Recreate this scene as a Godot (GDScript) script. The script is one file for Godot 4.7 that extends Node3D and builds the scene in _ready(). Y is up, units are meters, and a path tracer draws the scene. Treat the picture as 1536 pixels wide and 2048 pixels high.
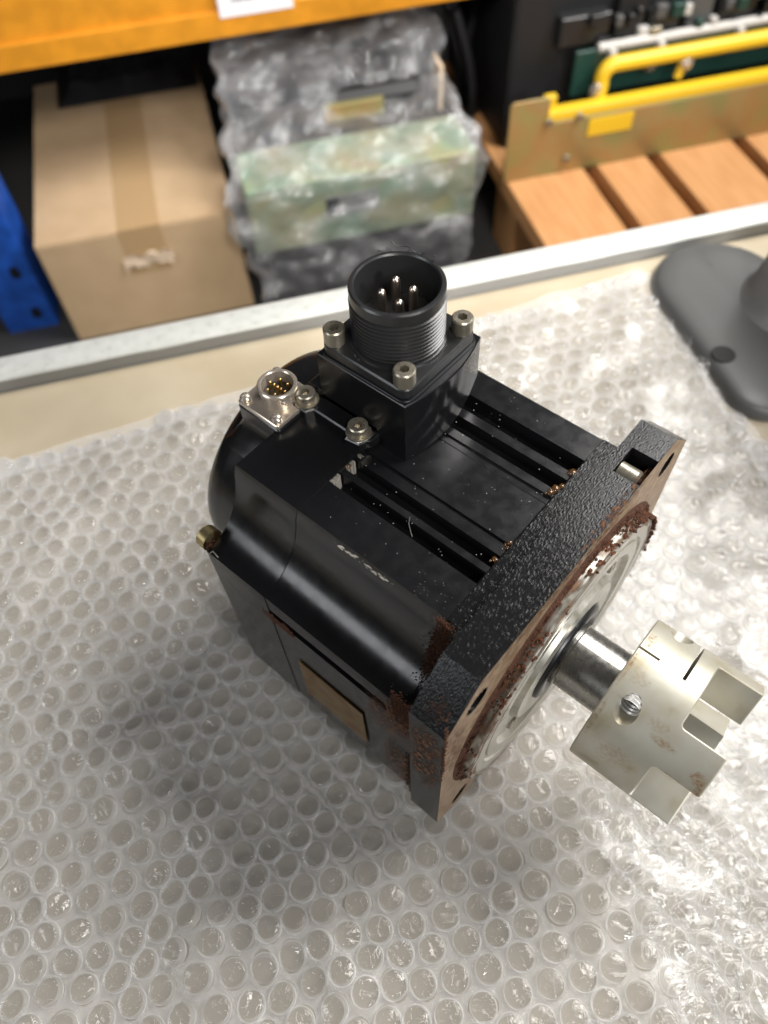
extends Node3D
# A used servo motor on bubble wrap, on a workbench in front of a storage rack. Lengths in the builders are millimetres.

const MM := 0.001
var rng := RandomNumberGenerator.new()
var group_id := 0
var tint := Color(1, 1, 1, 1)
var M := {}
var names := {}
var eye := Vector3(0.031514, 0.314183, 0.115897)
var along := Vector3(0.572, 0, -0.82).normalized()   # the rack's and the bench's own axes
var away := Vector3(-0.82, 0, -0.572).normalized()

func _ready() -> void:
	rng.seed = 7
	camera_and_light()
	make_materials()
	surroundings()
	workbench()
	bubble_wrap()
	motor()
	coupling()
	grey_stand()
	rack()
	cardboard_box()
	wrapped_unit()
	pallet()
	bracket_unit()

# ------------------------------------------------------------------ camera, light, exposure
func camera_and_light() -> void:
	var cam := Camera3D.new()
	cam.name = "camera"
	add_child(cam)
	var right := Vector3(0.76102, -0.03602, -0.64773)
	var down := Vector3(0.52481, -0.55276, 0.64733)
	var fwd := Vector3(-0.38135, -0.83256, -0.40175)
	cam.transform = Transform3D(Basis(right, -down, -fwd).orthonormalized(), eye)
	var at := CameraAttributesPhysical.new()
	at.frustum_focal_length = 24.0 / (2.0 * 1024.0 / 1504.89)
	at.exposure_aperture = at.frustum_focal_length / 3.0
	at.frustum_focus_distance = 0.235
	at.frustum_near = 0.01
	at.frustum_far = 20.0
	cam.attributes = at
	cam.fov = rad_to_deg(2.0 * atan(1024.0 / 1504.89))
	cam.near = 0.01
	cam.far = 20.0
	var we := WorldEnvironment.new()
	we.name = "environment"
	var e := Environment.new()
	e.background_mode = Environment.BG_COLOR
	e.background_color = Color(0.065, 0.064, 0.063).linear_to_srgb()
	e.tonemap_mode = Environment.TONE_MAPPER_LINEAR
	e.tonemap_exposure = 0.85
	e.sdfgi_enabled = true
	e.ssao_enabled = true
	e.ssil_enabled = true
	we.environment = e
	add_child(we)
	# daylight through the two big openings of the workshop
	area_light("window_light_from_the_right", eye + along * 0.92 + away * 0.40 + Vector3(0, 0.66, 0), Vector3(0.0, 0.03, 0.0), Vector2(0.8, 0.7), Color(1.0, 0.99, 0.975), 4.1)
	area_light("window_light_from_the_left", eye - along * 1.25 - away * 0.15 + Vector3(0, 0.45, 0), yonder(-50, -60, 300), Vector2(0.6, 0.5), Color(0.97, 0.985, 1.0), 0.8)
	area_light("window_light_behind_the_camera", eye + along * 0.7 - away * 1.1 + Vector3(0, 0.35, 0), Vector3(0, 0, 0), Vector2(0.2, 0.18), Color(0.99, 0.99, 1.0), 1.7)
	var lamp := SpotLight3D.new()      # the rack's own lamp, high over the bench
	lamp.name = "rack_lamp"
	lamp.light_color = Color(1.0, 0.975, 0.94)
	lamp.light_energy = 1.35
	lamp.light_size = 0.13
	lamp.spot_angle = 20.5
	lamp.spot_angle_attenuation = 0.5
	lamp.spot_range = 6.0
	lamp.shadow_enabled = true
	add_child(lamp)
	lamp.look_at_from_position(eye + along * 0.15 - away * 0.28 + Vector3(0, 0.46, 0), yonder(190, -200, 880), Vector3.UP)

func area_light(called: String, from: Vector3, to: Vector3, size: Vector2, color: Color, energy: float) -> void:
	var l := AreaLight3D.new()
	l.name = called
	l.area_size = size
	l.light_color = color
	l.light_energy = energy
	l.area_range = 8.0
	l.shadow_enabled = true
	add_child(l)
	l.look_at_from_position(from, to, Vector3.UP)

# ------------------------------------------------------------------ helpers
func mb() -> SurfaceTool:
	var st := SurfaceTool.new()
	st.begin(Mesh.PRIMITIVE_TRIANGLES)
	return st

func tri(st: SurfaceTool, a: Vector3, b: Vector3, c: Vector3, out: Vector3, g := -1, ua := Vector2.ZERO, ub := Vector2.ZERO, uc := Vector2.ZERO) -> void:
	st.set_smooth_group(g)
	st.set_color(tint)
	if (a - c).cross(a - b).dot(out) < 0.0:
		var t := b
		b = c
		c = t
		var tu := ub
		ub = uc
		uc = tu
	st.set_uv(ua)
	st.add_vertex(a * MM)
	st.set_uv(ub)
	st.add_vertex(b * MM)
	st.set_uv(uc)
	st.add_vertex(c * MM)

func quad(st: SurfaceTool, a: Vector3, b: Vector3, c: Vector3, d: Vector3, out: Vector3, g := -1) -> void:
	tri(st, a, b, c, out, g, Vector2(0, 0), Vector2(1, 0), Vector2(1, 1))
	tri(st, a, c, d, out, g, Vector2(0, 0), Vector2(1, 1), Vector2(0, 1))

func frame(origin: Vector3, up := Vector3.UP, x := Vector3.RIGHT) -> Transform3D:
	var z := x.cross(up).normalized()
	return Transform3D(Basis(up.cross(z).normalized(), up.normalized(), z), origin)

func lathe(st: SurfaceTool, t: Transform3D, prof: Array, seg := 24, smooth := false, a0 := 0.0, a1 := TAU) -> void:
	var base := group_id
	group_id += prof.size() + 1
	for i in prof.size() - 1:
		var p: Vector2 = prof[i]
		var q: Vector2 = prof[i + 1]
		if p.is_equal_approx(q):
			continue
		var n := Vector2(q.y - p.y, p.x - q.x)
		for k in seg:
			var u0 := float(k) / seg
			var u1 := float(k + 1) / seg
			var b0 := lerpf(a0, a1, u0)
			var b1 := lerpf(a0, a1, u1)
			var m := (b0 + b1) / 2
			var out := t.basis * Vector3(cos(m) * n.x, n.y, sin(m) * n.x)
			var p0 := t * Vector3(cos(b0) * p.x, p.y, sin(b0) * p.x)
			var p1 := t * Vector3(cos(b1) * p.x, p.y, sin(b1) * p.x)
			var q0 := t * Vector3(cos(b0) * q.x, q.y, sin(b0) * q.x)
			var q1 := t * Vector3(cos(b1) * q.x, q.y, sin(b1) * q.x)
			var g := base if smooth else base + i
			var v0 := float(i) / (prof.size() - 1)
			var v1 := float(i + 1) / (prof.size() - 1)
			if p.x > 1e-5:
				tri(st, p0, p1, q1, out, g, Vector2(u0, v0), Vector2(u1, v0), Vector2(u1, v1))
			if q.x > 1e-5:
				tri(st, p0, q1, q0, out, g, Vector2(u0, v0), Vector2(u1, v1), Vector2(u0, v1))

func inset(poly: PackedVector2Array, d: float) -> PackedVector2Array:
	var out := PackedVector2Array()
	var n := poly.size()
	var area := 0.0
	for i in n:
		area += poly[i].cross(poly[(i + 1) % n])
	var s := signf(area)
	for i in n:
		var e0 := (poly[i] - poly[(i - 1 + n) % n]).normalized()
		var e1 := (poly[(i + 1) % n] - poly[i]).normalized()
		var n0 := Vector2(-e0.y, e0.x) * s
		var n1 := Vector2(-e1.y, e1.x) * s
		var m := n0 + n1
		out.append(poly[i] + m * (d / maxf(0.5, m.length_squared() / 2.0)))
	return out

# a prism on the polygon (x, z) of the frame t, from height h0 to h1, with chamfered rims
func prism(st: SurfaceTool, t: Transform3D, poly: PackedVector2Array, h0: float, h1: float, bevel := 0.0, cap0 := true, cap1 := true) -> void:
	var n := poly.size()
	var area := 0.0
	for i in n:
		area += poly[i].cross(poly[(i + 1) % n])
	var s := signf(area)
	var groups := PackedInt32Array()
	group_id += 1
	for i in n:
		var e0 := poly[i] - poly[(i - 1 + n) % n]
		var e1 := poly[(i + 1) % n] - poly[i]
		if absf(e0.angle_to(e1)) > 0.6:
			group_id += 1
		groups.append(group_id)
	if absf((poly[0] - poly[n - 1]).angle_to(poly[1] - poly[0])) <= 0.6:   # one smooth run across the seam
		var last := groups[n - 1]
		var first := groups[0]
		for i in n:
			if groups[i] == last:
				groups[i] = first
	group_id += 1
	var rings := [[poly, h0], [poly, h1]]
	if bevel > 0.0:
		var small := inset(poly, bevel)
		rings = [[small, h0], [poly, h0 + bevel * signf(h1 - h0)], [poly, h1 - bevel * signf(h1 - h0)], [small, h1]]
		if not cap0:
			rings.pop_front()
			rings[0][1] = h0
	for r in rings.size() - 1:
		var pa: PackedVector2Array = rings[r][0]
		var pb: PackedVector2Array = rings[r + 1][0]
		var ha: float = rings[r][1]
		var hb: float = rings[r + 1][1]
		for i in n:
			var j := (i + 1) % n
			var e := (poly[j] - poly[i]).normalized()
			var o2 := Vector2(e.y, -e.x) * s
			var out := t.basis * Vector3(o2.x, 0, o2.y)
			var g := groups[i] * 4 + r
			quad(st, t * Vector3(pa[i].x, ha, pa[i].y), t * Vector3(pa[j].x, ha, pa[j].y), t * Vector3(pb[j].x, hb, pb[j].y), t * Vector3(pb[i].x, hb, pb[i].y), out, 100000 + g)
	for end in 2:
		if (end == 0 and not cap0) or (end == 1 and not cap1):
			continue
		var ring: PackedVector2Array = rings[0][0] if end == 0 else rings[-1][0]
		var h := h0 if end == 0 else h1
		var up := t.basis.y * signf(h1 - h0) * (-1.0 if end == 0 else 1.0)
		var idx := Geometry2D.triangulate_polygon(ring)
		for k in idx.size() / 3:
			var a := ring[idx[k * 3]]
			var b := ring[idx[k * 3 + 1]]
			var c := ring[idx[k * 3 + 2]]
			tri(st, t * Vector3(a.x, h, a.y), t * Vector3(b.x, h, b.y), t * Vector3(c.x, h, c.y), up, -1, a * 0.01, b * 0.01, c * 0.01)

func loft(st: SurfaceTool, rings: Array, centre: Vector3) -> void:
	group_id += 1
	for r in rings.size() - 1:
		var n: int = rings[r].size()
		for i in n:
			var j := (i + 1) % n
			var out: Vector3 = (rings[r][i] + rings[r][j]) / 2.0 - centre
			out.y = 0.01
			quad(st, rings[r][i], rings[r][j], rings[r + 1][j], rings[r + 1][i], out, 600000 + group_id)

func rect(w: float, d: float, r := 0.0, seg := 3) -> PackedVector2Array:
	var p := PackedVector2Array()
	if r <= 0.0:
		return PackedVector2Array([Vector2(-w / 2, -d / 2), Vector2(w / 2, -d / 2), Vector2(w / 2, d / 2), Vector2(-w / 2, d / 2)])
	for c in 4:
		var centre := Vector2((w / 2 - r) * [1, -1, -1, 1][c], (d / 2 - r) * [1, 1, -1, -1][c])
		for k in seg + 1:
			var a := (c + float(k) / seg) * PI / 2
			p.append(centre + Vector2(cos(a), sin(a)) * r)
	return p

# a box by its centre and size in the frame t, its edges chamfered
func box(st: SurfaceTool, t: Transform3D, c: Vector3, size: Vector3, bevel := 0.3) -> void:
	prism(st, t * Transform3D(Basis(), c), rect(size.x, size.z, bevel, 1), -size.y / 2, size.y / 2, bevel * 0.6)

func tube(st: SurfaceTool, pts: PackedVector3Array, r: float, seg := 10, caps := true) -> void:
	group_id += 1
	var g := 900000 + group_id
	var rings := []
	var side := Vector3.ZERO
	for i in pts.size():
		var d := (pts[mini(i + 1, pts.size() - 1)] - pts[maxi(i - 1, 0)]).normalized()
		if side == Vector3.ZERO:
			side = d.cross(Vector3.UP if absf(d.y) < 0.9 else Vector3.RIGHT).normalized()
		side = (side - d * side.dot(d)).normalized()
		var other := d.cross(side)
		var ring := PackedVector3Array()
		for k in seg:
			var a := TAU * k / seg
			ring.append(pts[i] + (side * cos(a) + other * sin(a)) * r)
		rings.append(ring)
	for i in pts.size() - 1:
		for k in seg:
			var j := (k + 1) % seg
			var out: Vector3 = rings[i][k] + rings[i][j] - pts[i] * 2.0
			quad(st, rings[i][k], rings[i][j], rings[i + 1][j], rings[i + 1][k], out, g)
	if caps:
		for end in [0, pts.size() - 1]:
			var d := pts[0] - pts[1] if end == 0 else pts[end] - pts[end - 1]
			for k in seg:
				tri(st, pts[end], rings[end][k], rings[end][(k + 1) % seg], d)

const ICO := [[0, 11, 5], [0, 5, 1], [0, 1, 7], [0, 7, 10], [0, 10, 11], [1, 5, 9], [5, 11, 4], [11, 10, 2], [10, 7, 6], [7, 1, 8], [3, 9, 4], [3, 4, 2], [3, 2, 6], [3, 6, 8], [3, 8, 9], [4, 9, 5], [2, 4, 11], [6, 2, 10], [8, 6, 7], [9, 8, 1]]
func grain(st: SurfaceTool, c: Vector3, size: Vector3, rough := 0.35, smooth := false) -> void:
	var f := 1.618
	var v := [Vector3(-1, f, 0), Vector3(1, f, 0), Vector3(-1, -f, 0), Vector3(1, -f, 0), Vector3(0, -1, f), Vector3(0, 1, f), Vector3(0, -1, -f), Vector3(0, 1, -f), Vector3(f, 0, -1), Vector3(f, 0, 1), Vector3(-f, 0, -1), Vector3(-f, 0, 1)]
	var turn := Basis.from_euler(Vector3(rng.randf() * 6, rng.randf() * 6, rng.randf() * 6))
	for i in 12:
		v[i] = c + (turn * v[i] / 1.9) * size * (1.0 + rng.randf_range(-rough, rough))
	group_id += 1
	for t in ICO:
		tri(st, v[t[0]], v[t[1]], v[t[2]], (v[t[0]] + v[t[1]] + v[t[2]]) / 3.0 - c, 800000 + group_id if smooth else -1)

func socket_head(st: SurfaceTool, t: Transform3D, r: float, h: float, hex := 0.48, seg := 24) -> void:
	lathe(st, t, [Vector2(r, 0), Vector2(r, h - r * 0.12), Vector2(r * 0.88, h)], seg)
	var hr := r * hex
	for k in seg:
		var a0 := TAU * k / seg
		var a1 := TAU * (k + 1) / seg
		var f := func(a: float) -> float: return hr * 0.866 / cos(fposmod(a, PI / 3) - PI / 6)
		var o0 := Vector3(cos(a0), 0, sin(a0))
		var o1 := Vector3(cos(a1), 0, sin(a1))
		var up := Vector3(0, h, 0)
		var low := Vector3(0, h * 0.35, 0)
		var i0: Vector3 = o0 * f.call(a0)
		var i1: Vector3 = o1 * f.call(a1)
		quad(st, t * (o0 * r * 0.88 + up), t * (o1 * r * 0.88 + up), t * (i1 + up), t * (i0 + up), t.basis.y)
		quad(st, t * (i0 + up), t * (i1 + up), t * (i1 + low), t * (i0 + low), t.basis * -(o0 + o1))
		tri(st, t * (i0 + low), t * (i1 + low), t * low, t.basis.y)

func numbered(called: String) -> String:
	var n: int = names.get(called, 0)
	names[called] = n + 1
	return called if n == 0 else "%s_%03d" % [called, n]

func mesh_of(st: SurfaceTool) -> ArrayMesh:
	st.generate_normals()
	return st.commit()

func obj(called: String, st: SurfaceTool, m: Material, parent: Node = self) -> MeshInstance3D:
	var o := MeshInstance3D.new()
	var n := 0
	var full := called
	while parent.has_node(NodePath(full)):
		n += 1
		full = "%s_%03d" % [called, n]
	o.name = full
	o.mesh = mesh_of(st)
	o.material_override = m
	parent.add_child(o, true)
	return o

func stuff(o: Node) -> void:
	o.set_meta("kind", "stuff")

func thing(called: String, label: String, category: String, at := Vector3.ZERO, turn := 0.0, group := "") -> Node3D:
	var o := Node3D.new()
	o.name = numbered(called)
	add_child(o)
	o.position = at
	o.rotation.y = turn
	o.set_meta("label", label)
	o.set_meta("category", category)
	if group:
		o.set_meta("group", group)
	return o

# a point of the rack's own frame: a to the right, y above the bench top, d away from the camera (mm)
func yonder(a: float, y: float, d: float) -> Vector3:
	return Vector3(eye.x, 0, eye.z) + along * a * MM + away * d * MM + Vector3(0, (y + 65.0) * MM, 0)
const RACK_TURN := 0.9618

# ------------------------------------------------------------------ materials
func noise(kind: int, freq: float, seed_: int, oct := 4) -> FastNoiseLite:
	var f := FastNoiseLite.new()
	f.noise_type = kind
	f.frequency = freq
	f.seed = seed_
	f.fractal_octaves = oct
	return f

func tile(f: FastNoiseLite, size := 512) -> Image:
	var im := f.get_seamless_image(size, size)
	im.convert(Image.FORMAT_RGBA8)
	return im

func ramp(im: Image, stops: Array) -> ImageTexture:      # stops: [value, Color] in sRGB
	var g := Gradient.new()
	g.offsets = PackedFloat32Array(stops.map(func(s): return s[0]))
	g.colors = PackedColorArray(stops.map(func(s): return s[1]))
	var lut := []
	for i in 256:
		lut.append(g.sample(i / 255.0))
	var out := Image.create(im.get_width(), im.get_height(), false, Image.FORMAT_RGBA8)
	for y in im.get_height():
		for x in im.get_width():
			out.set_pixel(x, y, lut[int(im.get_pixel(x, y).r * 255.0)])
	return ImageTexture.create_from_image(out)

func mat(called: String, lin: Color, rough: float, metal := 0.0) -> StandardMaterial3D:
	var m := StandardMaterial3D.new()
	m.resource_name = called
	m.albedo_color = lin.linear_to_srgb()
	m.roughness = rough
	m.metallic = metal
	M[called] = m
	return m

func planar(m: StandardMaterial3D, per_metre: float, world := false) -> StandardMaterial3D:
	m.uv1_triplanar = true
	m.uv1_world_triplanar = world
	m.uv1_scale = Vector3.ONE * per_metre
	return m

func bump(m: StandardMaterial3D, tex: Texture2D, mm: float) -> void:
	m.heightmap_enabled = true
	m.heightmap_texture = tex
	m.heightmap_scale = mm * 0.1

func make_materials() -> void:
	var soft := tile(noise(FastNoiseLite.TYPE_SIMPLEX, 0.012, 3, 5))
	var fine := tile(noise(FastNoiseLite.TYPE_SIMPLEX, 0.05, 5, 4))
	var lumps := tile(noise(FastNoiseLite.TYPE_PERLIN, 0.045, 9, 3))
	var streak := Image.create(512, 512, false, Image.FORMAT_RGBA8)
	var r2 := RandomNumberGenerator.new()
	r2.seed = 3
	for y in 512:
		var base := r2.randf_range(0.35, 0.75)
		for x in 512:
			streak.set_pixel(x, y, Color.from_hsv(0, 0, clampf(base + r2.randf_range(-0.06, 0.06), 0, 1)))
	var t_soft := ImageTexture.create_from_image(soft)
	var t_fine := ImageTexture.create_from_image(fine)
	var t_lumps := ImageTexture.create_from_image(lumps)
	var t_streak := ImageTexture.create_from_image(streak)
	var grey := func(a: float, b: float) -> ImageTexture: return ramp(soft, [[0.2, Color(a, a, a)], [0.8, Color(b, b, b)]])
	var rough_map: ImageTexture = grey.call(0.75, 1.0)
	# black paint, satin and dusty
	var m := planar(mat("black_paint", Color(0.006, 0.0062, 0.007), 0.27), 22)
	m.roughness_texture = rough_map
	m.metallic_specular = 0.45
	bump(m, t_fine, 0.004)
	m = planar(mat("black_anodised", Color(0.0055, 0.0055, 0.006), 0.27), 22)
	m.roughness_texture = rough_map
	bump(m, t_fine, 0.01)
	m = planar(mat("cast_black", Color(0.008, 0.008, 0.0085), 0.20), 55)
	m.metallic_specular = 0.32
	m.uv1_scale = Vector3(85, 60, 36)
	m.roughness_texture = rough_map
	var uneven := Image.create(512, 512, false, Image.FORMAT_RGBA8)
	for y in 512:
		for x in 512:
			var h := 0.5 + (lumps.get_pixel(x, y).r - 0.5) * (0.25 + 0.75 * smoothstep(0.35, 0.75, soft.get_pixel(x, y).r))
			uneven.set_pixel(x, y, Color(h, h, h))
	bump(m, ImageTexture.create_from_image(uneven), 0.12)
	m = planar(mat("black_plastic", Color(0.016, 0.0165, 0.017), 0.3), 30)
	bump(m, t_fine, 0.02)
	m = planar(mat("insulator", Color(0.010, 0.010, 0.010), 0.5), 30)
	# metals
	m = planar(mat("steel", Color(0.32, 0.31, 0.29), 0.33, 0.95), 45)
	m.roughness_texture = rough_map
	bump(m, t_fine, 0.01)
	m = planar(mat("zinc_screw", Color(0.33, 0.30, 0.24), 0.36, 0.8), 60)
	m.roughness_texture = rough_map
	bump(m, t_fine, 0.02)
	m = planar(mat("brass_screw", Color(0.36, 0.29, 0.15), 0.42, 1.0), 60)
	bump(m, t_lumps, 0.05)
	m = planar(mat("nickel", Color(0.52, 0.46, 0.39), 0.24, 0.72), 40)
	bump(m, t_fine, 0.01)
	m = planar(mat("gold", Color(0.75, 0.52, 0.20), 0.25, 1.0), 40)
	m = planar(mat("pin_metal", Color(0.55, 0.47, 0.40), 0.3, 1.0), 40)
	m = planar(mat("machined_aluminium", Color(0.50, 0.495, 0.46), 0.42, 0.7), 25)
	m.albedo_texture = ramp(soft, [[0.05, Color(0.78, 0.75, 0.68)], [0.45, Color(0.92, 0.91, 0.88)], [0.9, Color(1, 1, 1)]])
	m.roughness_texture = rough_map
	m = planar(mat("tan_flange_face", Color(0.31, 0.255, 0.20), 0.45, 0.35), 25)
	m.albedo_texture = ramp(soft, [[0.05, Color(0.72, 0.62, 0.52)], [0.5, Color(0.90, 0.83, 0.75)], [0.95, Color(1, 0.96, 0.9)]])
	bump(m, t_fine, 0.05)
	m = planar(mat("satin_aluminium", Color(0.45, 0.435, 0.39), 0.42, 0.4), 12)
	m.albedo_texture = ramp(tile(noise(FastNoiseLite.TYPE_SIMPLEX, 0.008, 21, 5)), [[0.05, Color(0.86, 0.82, 0.72)], [0.3, Color(0.95, 0.935, 0.885)], [0.7, Color(1, 1, 0.98)]])
	bump(m, t_fine, 0.012)
	m = planar(mat("bright_aluminium", Color(0.72, 0.71, 0.68), 0.3, 0.4), 30)
	bump(m, t_streak, 0.004)
	m = mat("rubber", Color(0.006, 0.007, 0.009), 0.35)
	m = planar(mat("cement", Color(0.24, 0.225, 0.19), 0.9), 60)
	bump(m, t_lumps, 0.2)
	m = planar(mat("resin", Color(0.13, 0.06, 0.018), 0.08), 60)
	m.albedo_color.a = 0.55
	m.transparency = BaseMaterial3D.TRANSPARENCY_ALPHA
	m = planar(mat("rust", Color(0.5, 0.5, 0.5), 0.95), 70)
	m.albedo_texture = ramp(fine, [[0.2, Color(0.13, 0.07, 0.05)], [0.5, Color(0.27, 0.145, 0.085)], [0.72, Color(0.46, 0.27, 0.14)], [0.95, Color(0.80, 0.50, 0.23)]])
	m.albedo_color = Color(0.85, 0.85, 0.85)
	bump(m, t_fine, 0.3)
	m = m.duplicate()
	m.albedo_color = Color(0.92, 0.86, 0.76)
	M["rust_flake"] = m
	m = mat("rust_stain", Color(0.7, 0.7, 0.7), 0.9)
	m.albedo_texture = ramp(tile(noise(FastNoiseLite.TYPE_SIMPLEX, 0.02, 31, 5), 256), [[0.25, Color(0.22, 0.13, 0.085, 0.0)], [0.5, Color(0.25, 0.145, 0.09, 0.6)], [0.65, Color(0.37, 0.22, 0.13, 0.95)], [0.85, Color(0.58, 0.39, 0.22, 1)]])
	m.transparency = BaseMaterial3D.TRANSPARENCY_ALPHA
	m.vertex_color_use_as_albedo = true
	m.uv1_scale = Vector3(1.3, 1.3, 1)
	m = m.duplicate()
	m.uv1_scale = Vector3(5, 0.5, 1)
	M["rust_ring"] = m
	m = mat("brown_stain", Color(0.7, 0.7, 0.7), 0.7)
	m.albedo_texture = ramp(tile(noise(FastNoiseLite.TYPE_SIMPLEX, 0.02, 35, 5), 256), [[0.1, Color(0.80, 0.68, 0.50, 0.10)], [0.5, Color(0.76, 0.61, 0.41, 0.30)], [0.8, Color(0.68, 0.48, 0.28, 0.55)], [0.97, Color(0.60, 0.34, 0.14, 0.8)]])
	m.transparency = BaseMaterial3D.TRANSPARENCY_ALPHA
	m.vertex_color_use_as_albedo = true
	m.uv1_scale = Vector3(2.2, 2.2, 1)
	m = mat("dust", Color(0.34, 0.33, 0.30), 0.9)
	m = planar(mat("name_plate_metal", Color(0.22, 0.18, 0.11), 0.4, 0.5), 12)
	m.albedo_texture = ramp(soft, [[0.1, Color(0.80, 0.58, 0.34)], [0.45, Color(0.9, 0.78, 0.58)], [0.9, Color(0.93, 0.9, 0.82)]])
	# bubble wrap: clear film, a little milky
	var crumple := FastNoiseLite.new()
	crumple.noise_type = FastNoiseLite.TYPE_CELLULAR
	crumple.frequency = 0.02
	crumple.cellular_return_type = FastNoiseLite.RETURN_DISTANCE2_SUB
	crumple.domain_warp_enabled = true
	crumple.domain_warp_amplitude = 40
	crumple.seed = 4
	var film_bump := ImageTexture.create_from_image(tile(crumple))
	var film := func(called: String, alpha: float, rough: float, mm: float) -> StandardMaterial3D:
		var f := planar(mat(called, Color(0.86, 0.855, 0.84), rough), 28, true)
		f.albedo_color.a = alpha
		f.transparency = BaseMaterial3D.TRANSPARENCY_ALPHA
		bump(f, film_bump, mm)
		return f
	film.call("film_flat", 0.27, 0.13, 0.35)
	film.call("film_under", 0.48, 0.2, 0.1)
	M.film_under.albedo_color = Color(Color(0.47, 0.455, 0.43).linear_to_srgb(), 0.42)
	film.call("bubble_wall", 0.15, 0.05, 0.14)
	M.film_flat.metallic_specular = 0.36
	film.call("bubble_rim", 0.36, 0.06, 0.10)
	film.call("bubble_top", 0.02, 0.03, 0.30)
	var wide: StandardMaterial3D = film.call("film_crumpled", 0.05, 0.10, 0.9)
	wide.uv1_scale = Vector3.ONE * 14
	wide.metallic_specular = 0.3
	# surroundings
	m = planar(mat("bench_laminate", Color(0.45, 0.385, 0.28), 0.3), 4)
	m.albedo_texture = ramp(tile(noise(FastNoiseLite.TYPE_SIMPLEX, 0.006, 41, 4)), [[0.1, Color(0.95, 0.94, 0.92)], [0.8, Color(1, 1, 1)]])
	m = planar(mat("worn_white_aluminium", Color(0.58, 0.59, 0.57), 0.45, 0.1), 14, true)
	m.albedo_texture = ramp(soft, [[0.05, Color(0.84, 0.84, 0.82)], [0.22, Color(0.94, 0.94, 0.93)], [0.6, Color(0.97, 0.97, 0.96)], [1.0, Color(1, 1, 1)]])
	m = planar(mat("grey_aluminium", Color(0.29, 0.295, 0.295), 0.38, 0.3), 20, true)
	m = planar(mat("grey_plastic", Color(0.078, 0.078, 0.076), 0.38), 40)
	bump(m, t_fine, 0.03)
	m = planar(mat("light_grey_plastic", Color(0.155, 0.155, 0.15), 0.42), 40)
	m = mat("dark_hole", Color(0.004, 0.004, 0.004), 0.6)
	m = planar(mat("orange_paint", Color(0.70, 0.285, 0.018), 0.38), 4)
	m.albedo_texture = grey.call(0.92, 1.0)
	m = planar(mat("blue_paint", Color(0.018, 0.11, 0.55), 0.4), 5)
	m.albedo_texture = grey.call(0.85, 1.0)
	m = planar(mat("cardboard", Color(0.60, 0.425, 0.255), 0.85), 3)
	m.albedo_texture = ramp(soft, [[0.1, Color(0.965, 0.96, 0.95)], [0.9, Color(1, 1, 1)]])
	m = planar(mat("parcel_tape", Color(0.50, 0.335, 0.175), 0.35), 5)
	m = planar(mat("pale_paper", Color(0.70, 0.55, 0.40), 0.6), 20)
	m = mat("white_label", Color(0.83, 0.83, 0.86), 0.4)
	m = mat("print", Color(0.03, 0.03, 0.035), 0.5)
	m = planar(mat("pale_wood", Color(0.54, 0.275, 0.11), 0.7), 6)
	m.uv1_scale = Vector3(12, 12, 1.5)
	m.albedo_texture = ramp(soft, [[0.1, Color(0.95, 0.92, 0.88)], [0.7, Color(1, 1, 1)]])
	m = planar(mat("yellow_zinc", Color(0.36, 0.31, 0.19), 0.36, 0.4), 3)
	m.albedo_texture = ramp(tile(noise(FastNoiseLite.TYPE_SIMPLEX, 0.006, 51, 3)), [[0.05, Color(0.86, 0.96, 0.80)], [0.4, Color(0.98, 0.95, 0.82)], [0.65, Color(1.0, 0.90, 0.76)], [0.95, Color(0.92, 0.97, 0.78)]])
	m = planar(mat("yellow_paint", Color(0.72, 0.47, 0.02), 0.4), 10)
	m = planar(mat("white_paint", Color(0.5, 0.48, 0.45), 0.45), 10)
	m = planar(mat("green_board", Color(0.012, 0.045, 0.035), 0.35), 10)
	m = planar(mat("machine_black", Color(0.010, 0.010, 0.011), 0.5), 10)
	m = planar(mat("pale_green_panel", Color(0.33, 0.355, 0.30), 0.45), 3)
	m.albedo_texture = ramp(tile(noise(FastNoiseLite.TYPE_SIMPLEX, 0.007, 61, 3)), [[0.05, Color(0.72, 0.90, 0.80)], [0.45, Color(0.92, 0.97, 0.88)], [0.8, Color(1.0, 0.96, 0.80)], [0.98, Color(1, 0.88, 0.82)]])
	m = planar(mat("stretch_film", Color(0.85, 0.86, 0.90), 0.11), 6)
	m.albedo_color.a = 0.04
	m.transparency = BaseMaterial3D.TRANSPARENCY_ALPHA
	bump(m, film_bump, 2.2)
	m = planar(mat("film_creases", Color(0.8, 0.81, 0.84), 0.27), 3.6)
	var ridges := tile(crumple)
	var veil := tile(noise(FastNoiseLite.TYPE_SIMPLEX, 0.008, 71, 3))
	var milky := Image.create(512, 512, false, Image.FORMAT_RGBA8)
	for y in 512:
		for x in 512:
			var ridge := 1.0 - smoothstep(0.0, 0.16, ridges.get_pixel(x, y).r)
			var cloud := smoothstep(0.5, 0.9, veil.get_pixel(x, y).r)
			milky.set_pixel(x, y, Color(1, 1, 1, clampf(0.02 + 0.20 * cloud + 0.42 * ridge * (0.15 + 0.85 * cloud), 0, 1)))
	m.albedo_texture = ImageTexture.create_from_image(milky)
	m.transparency = BaseMaterial3D.TRANSPARENCY_ALPHA
	bump(m, film_bump, 2.0)
	m = planar(mat("concrete", Color(0.16, 0.155, 0.15), 0.8), 1.0, true)
	m = planar(mat("dark_wall", Color(0.035, 0.032, 0.03), 0.9), 1.0, true)
	m = planar(mat("shelf_steel", Color(0.05, 0.05, 0.05), 0.6), 3)

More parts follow.
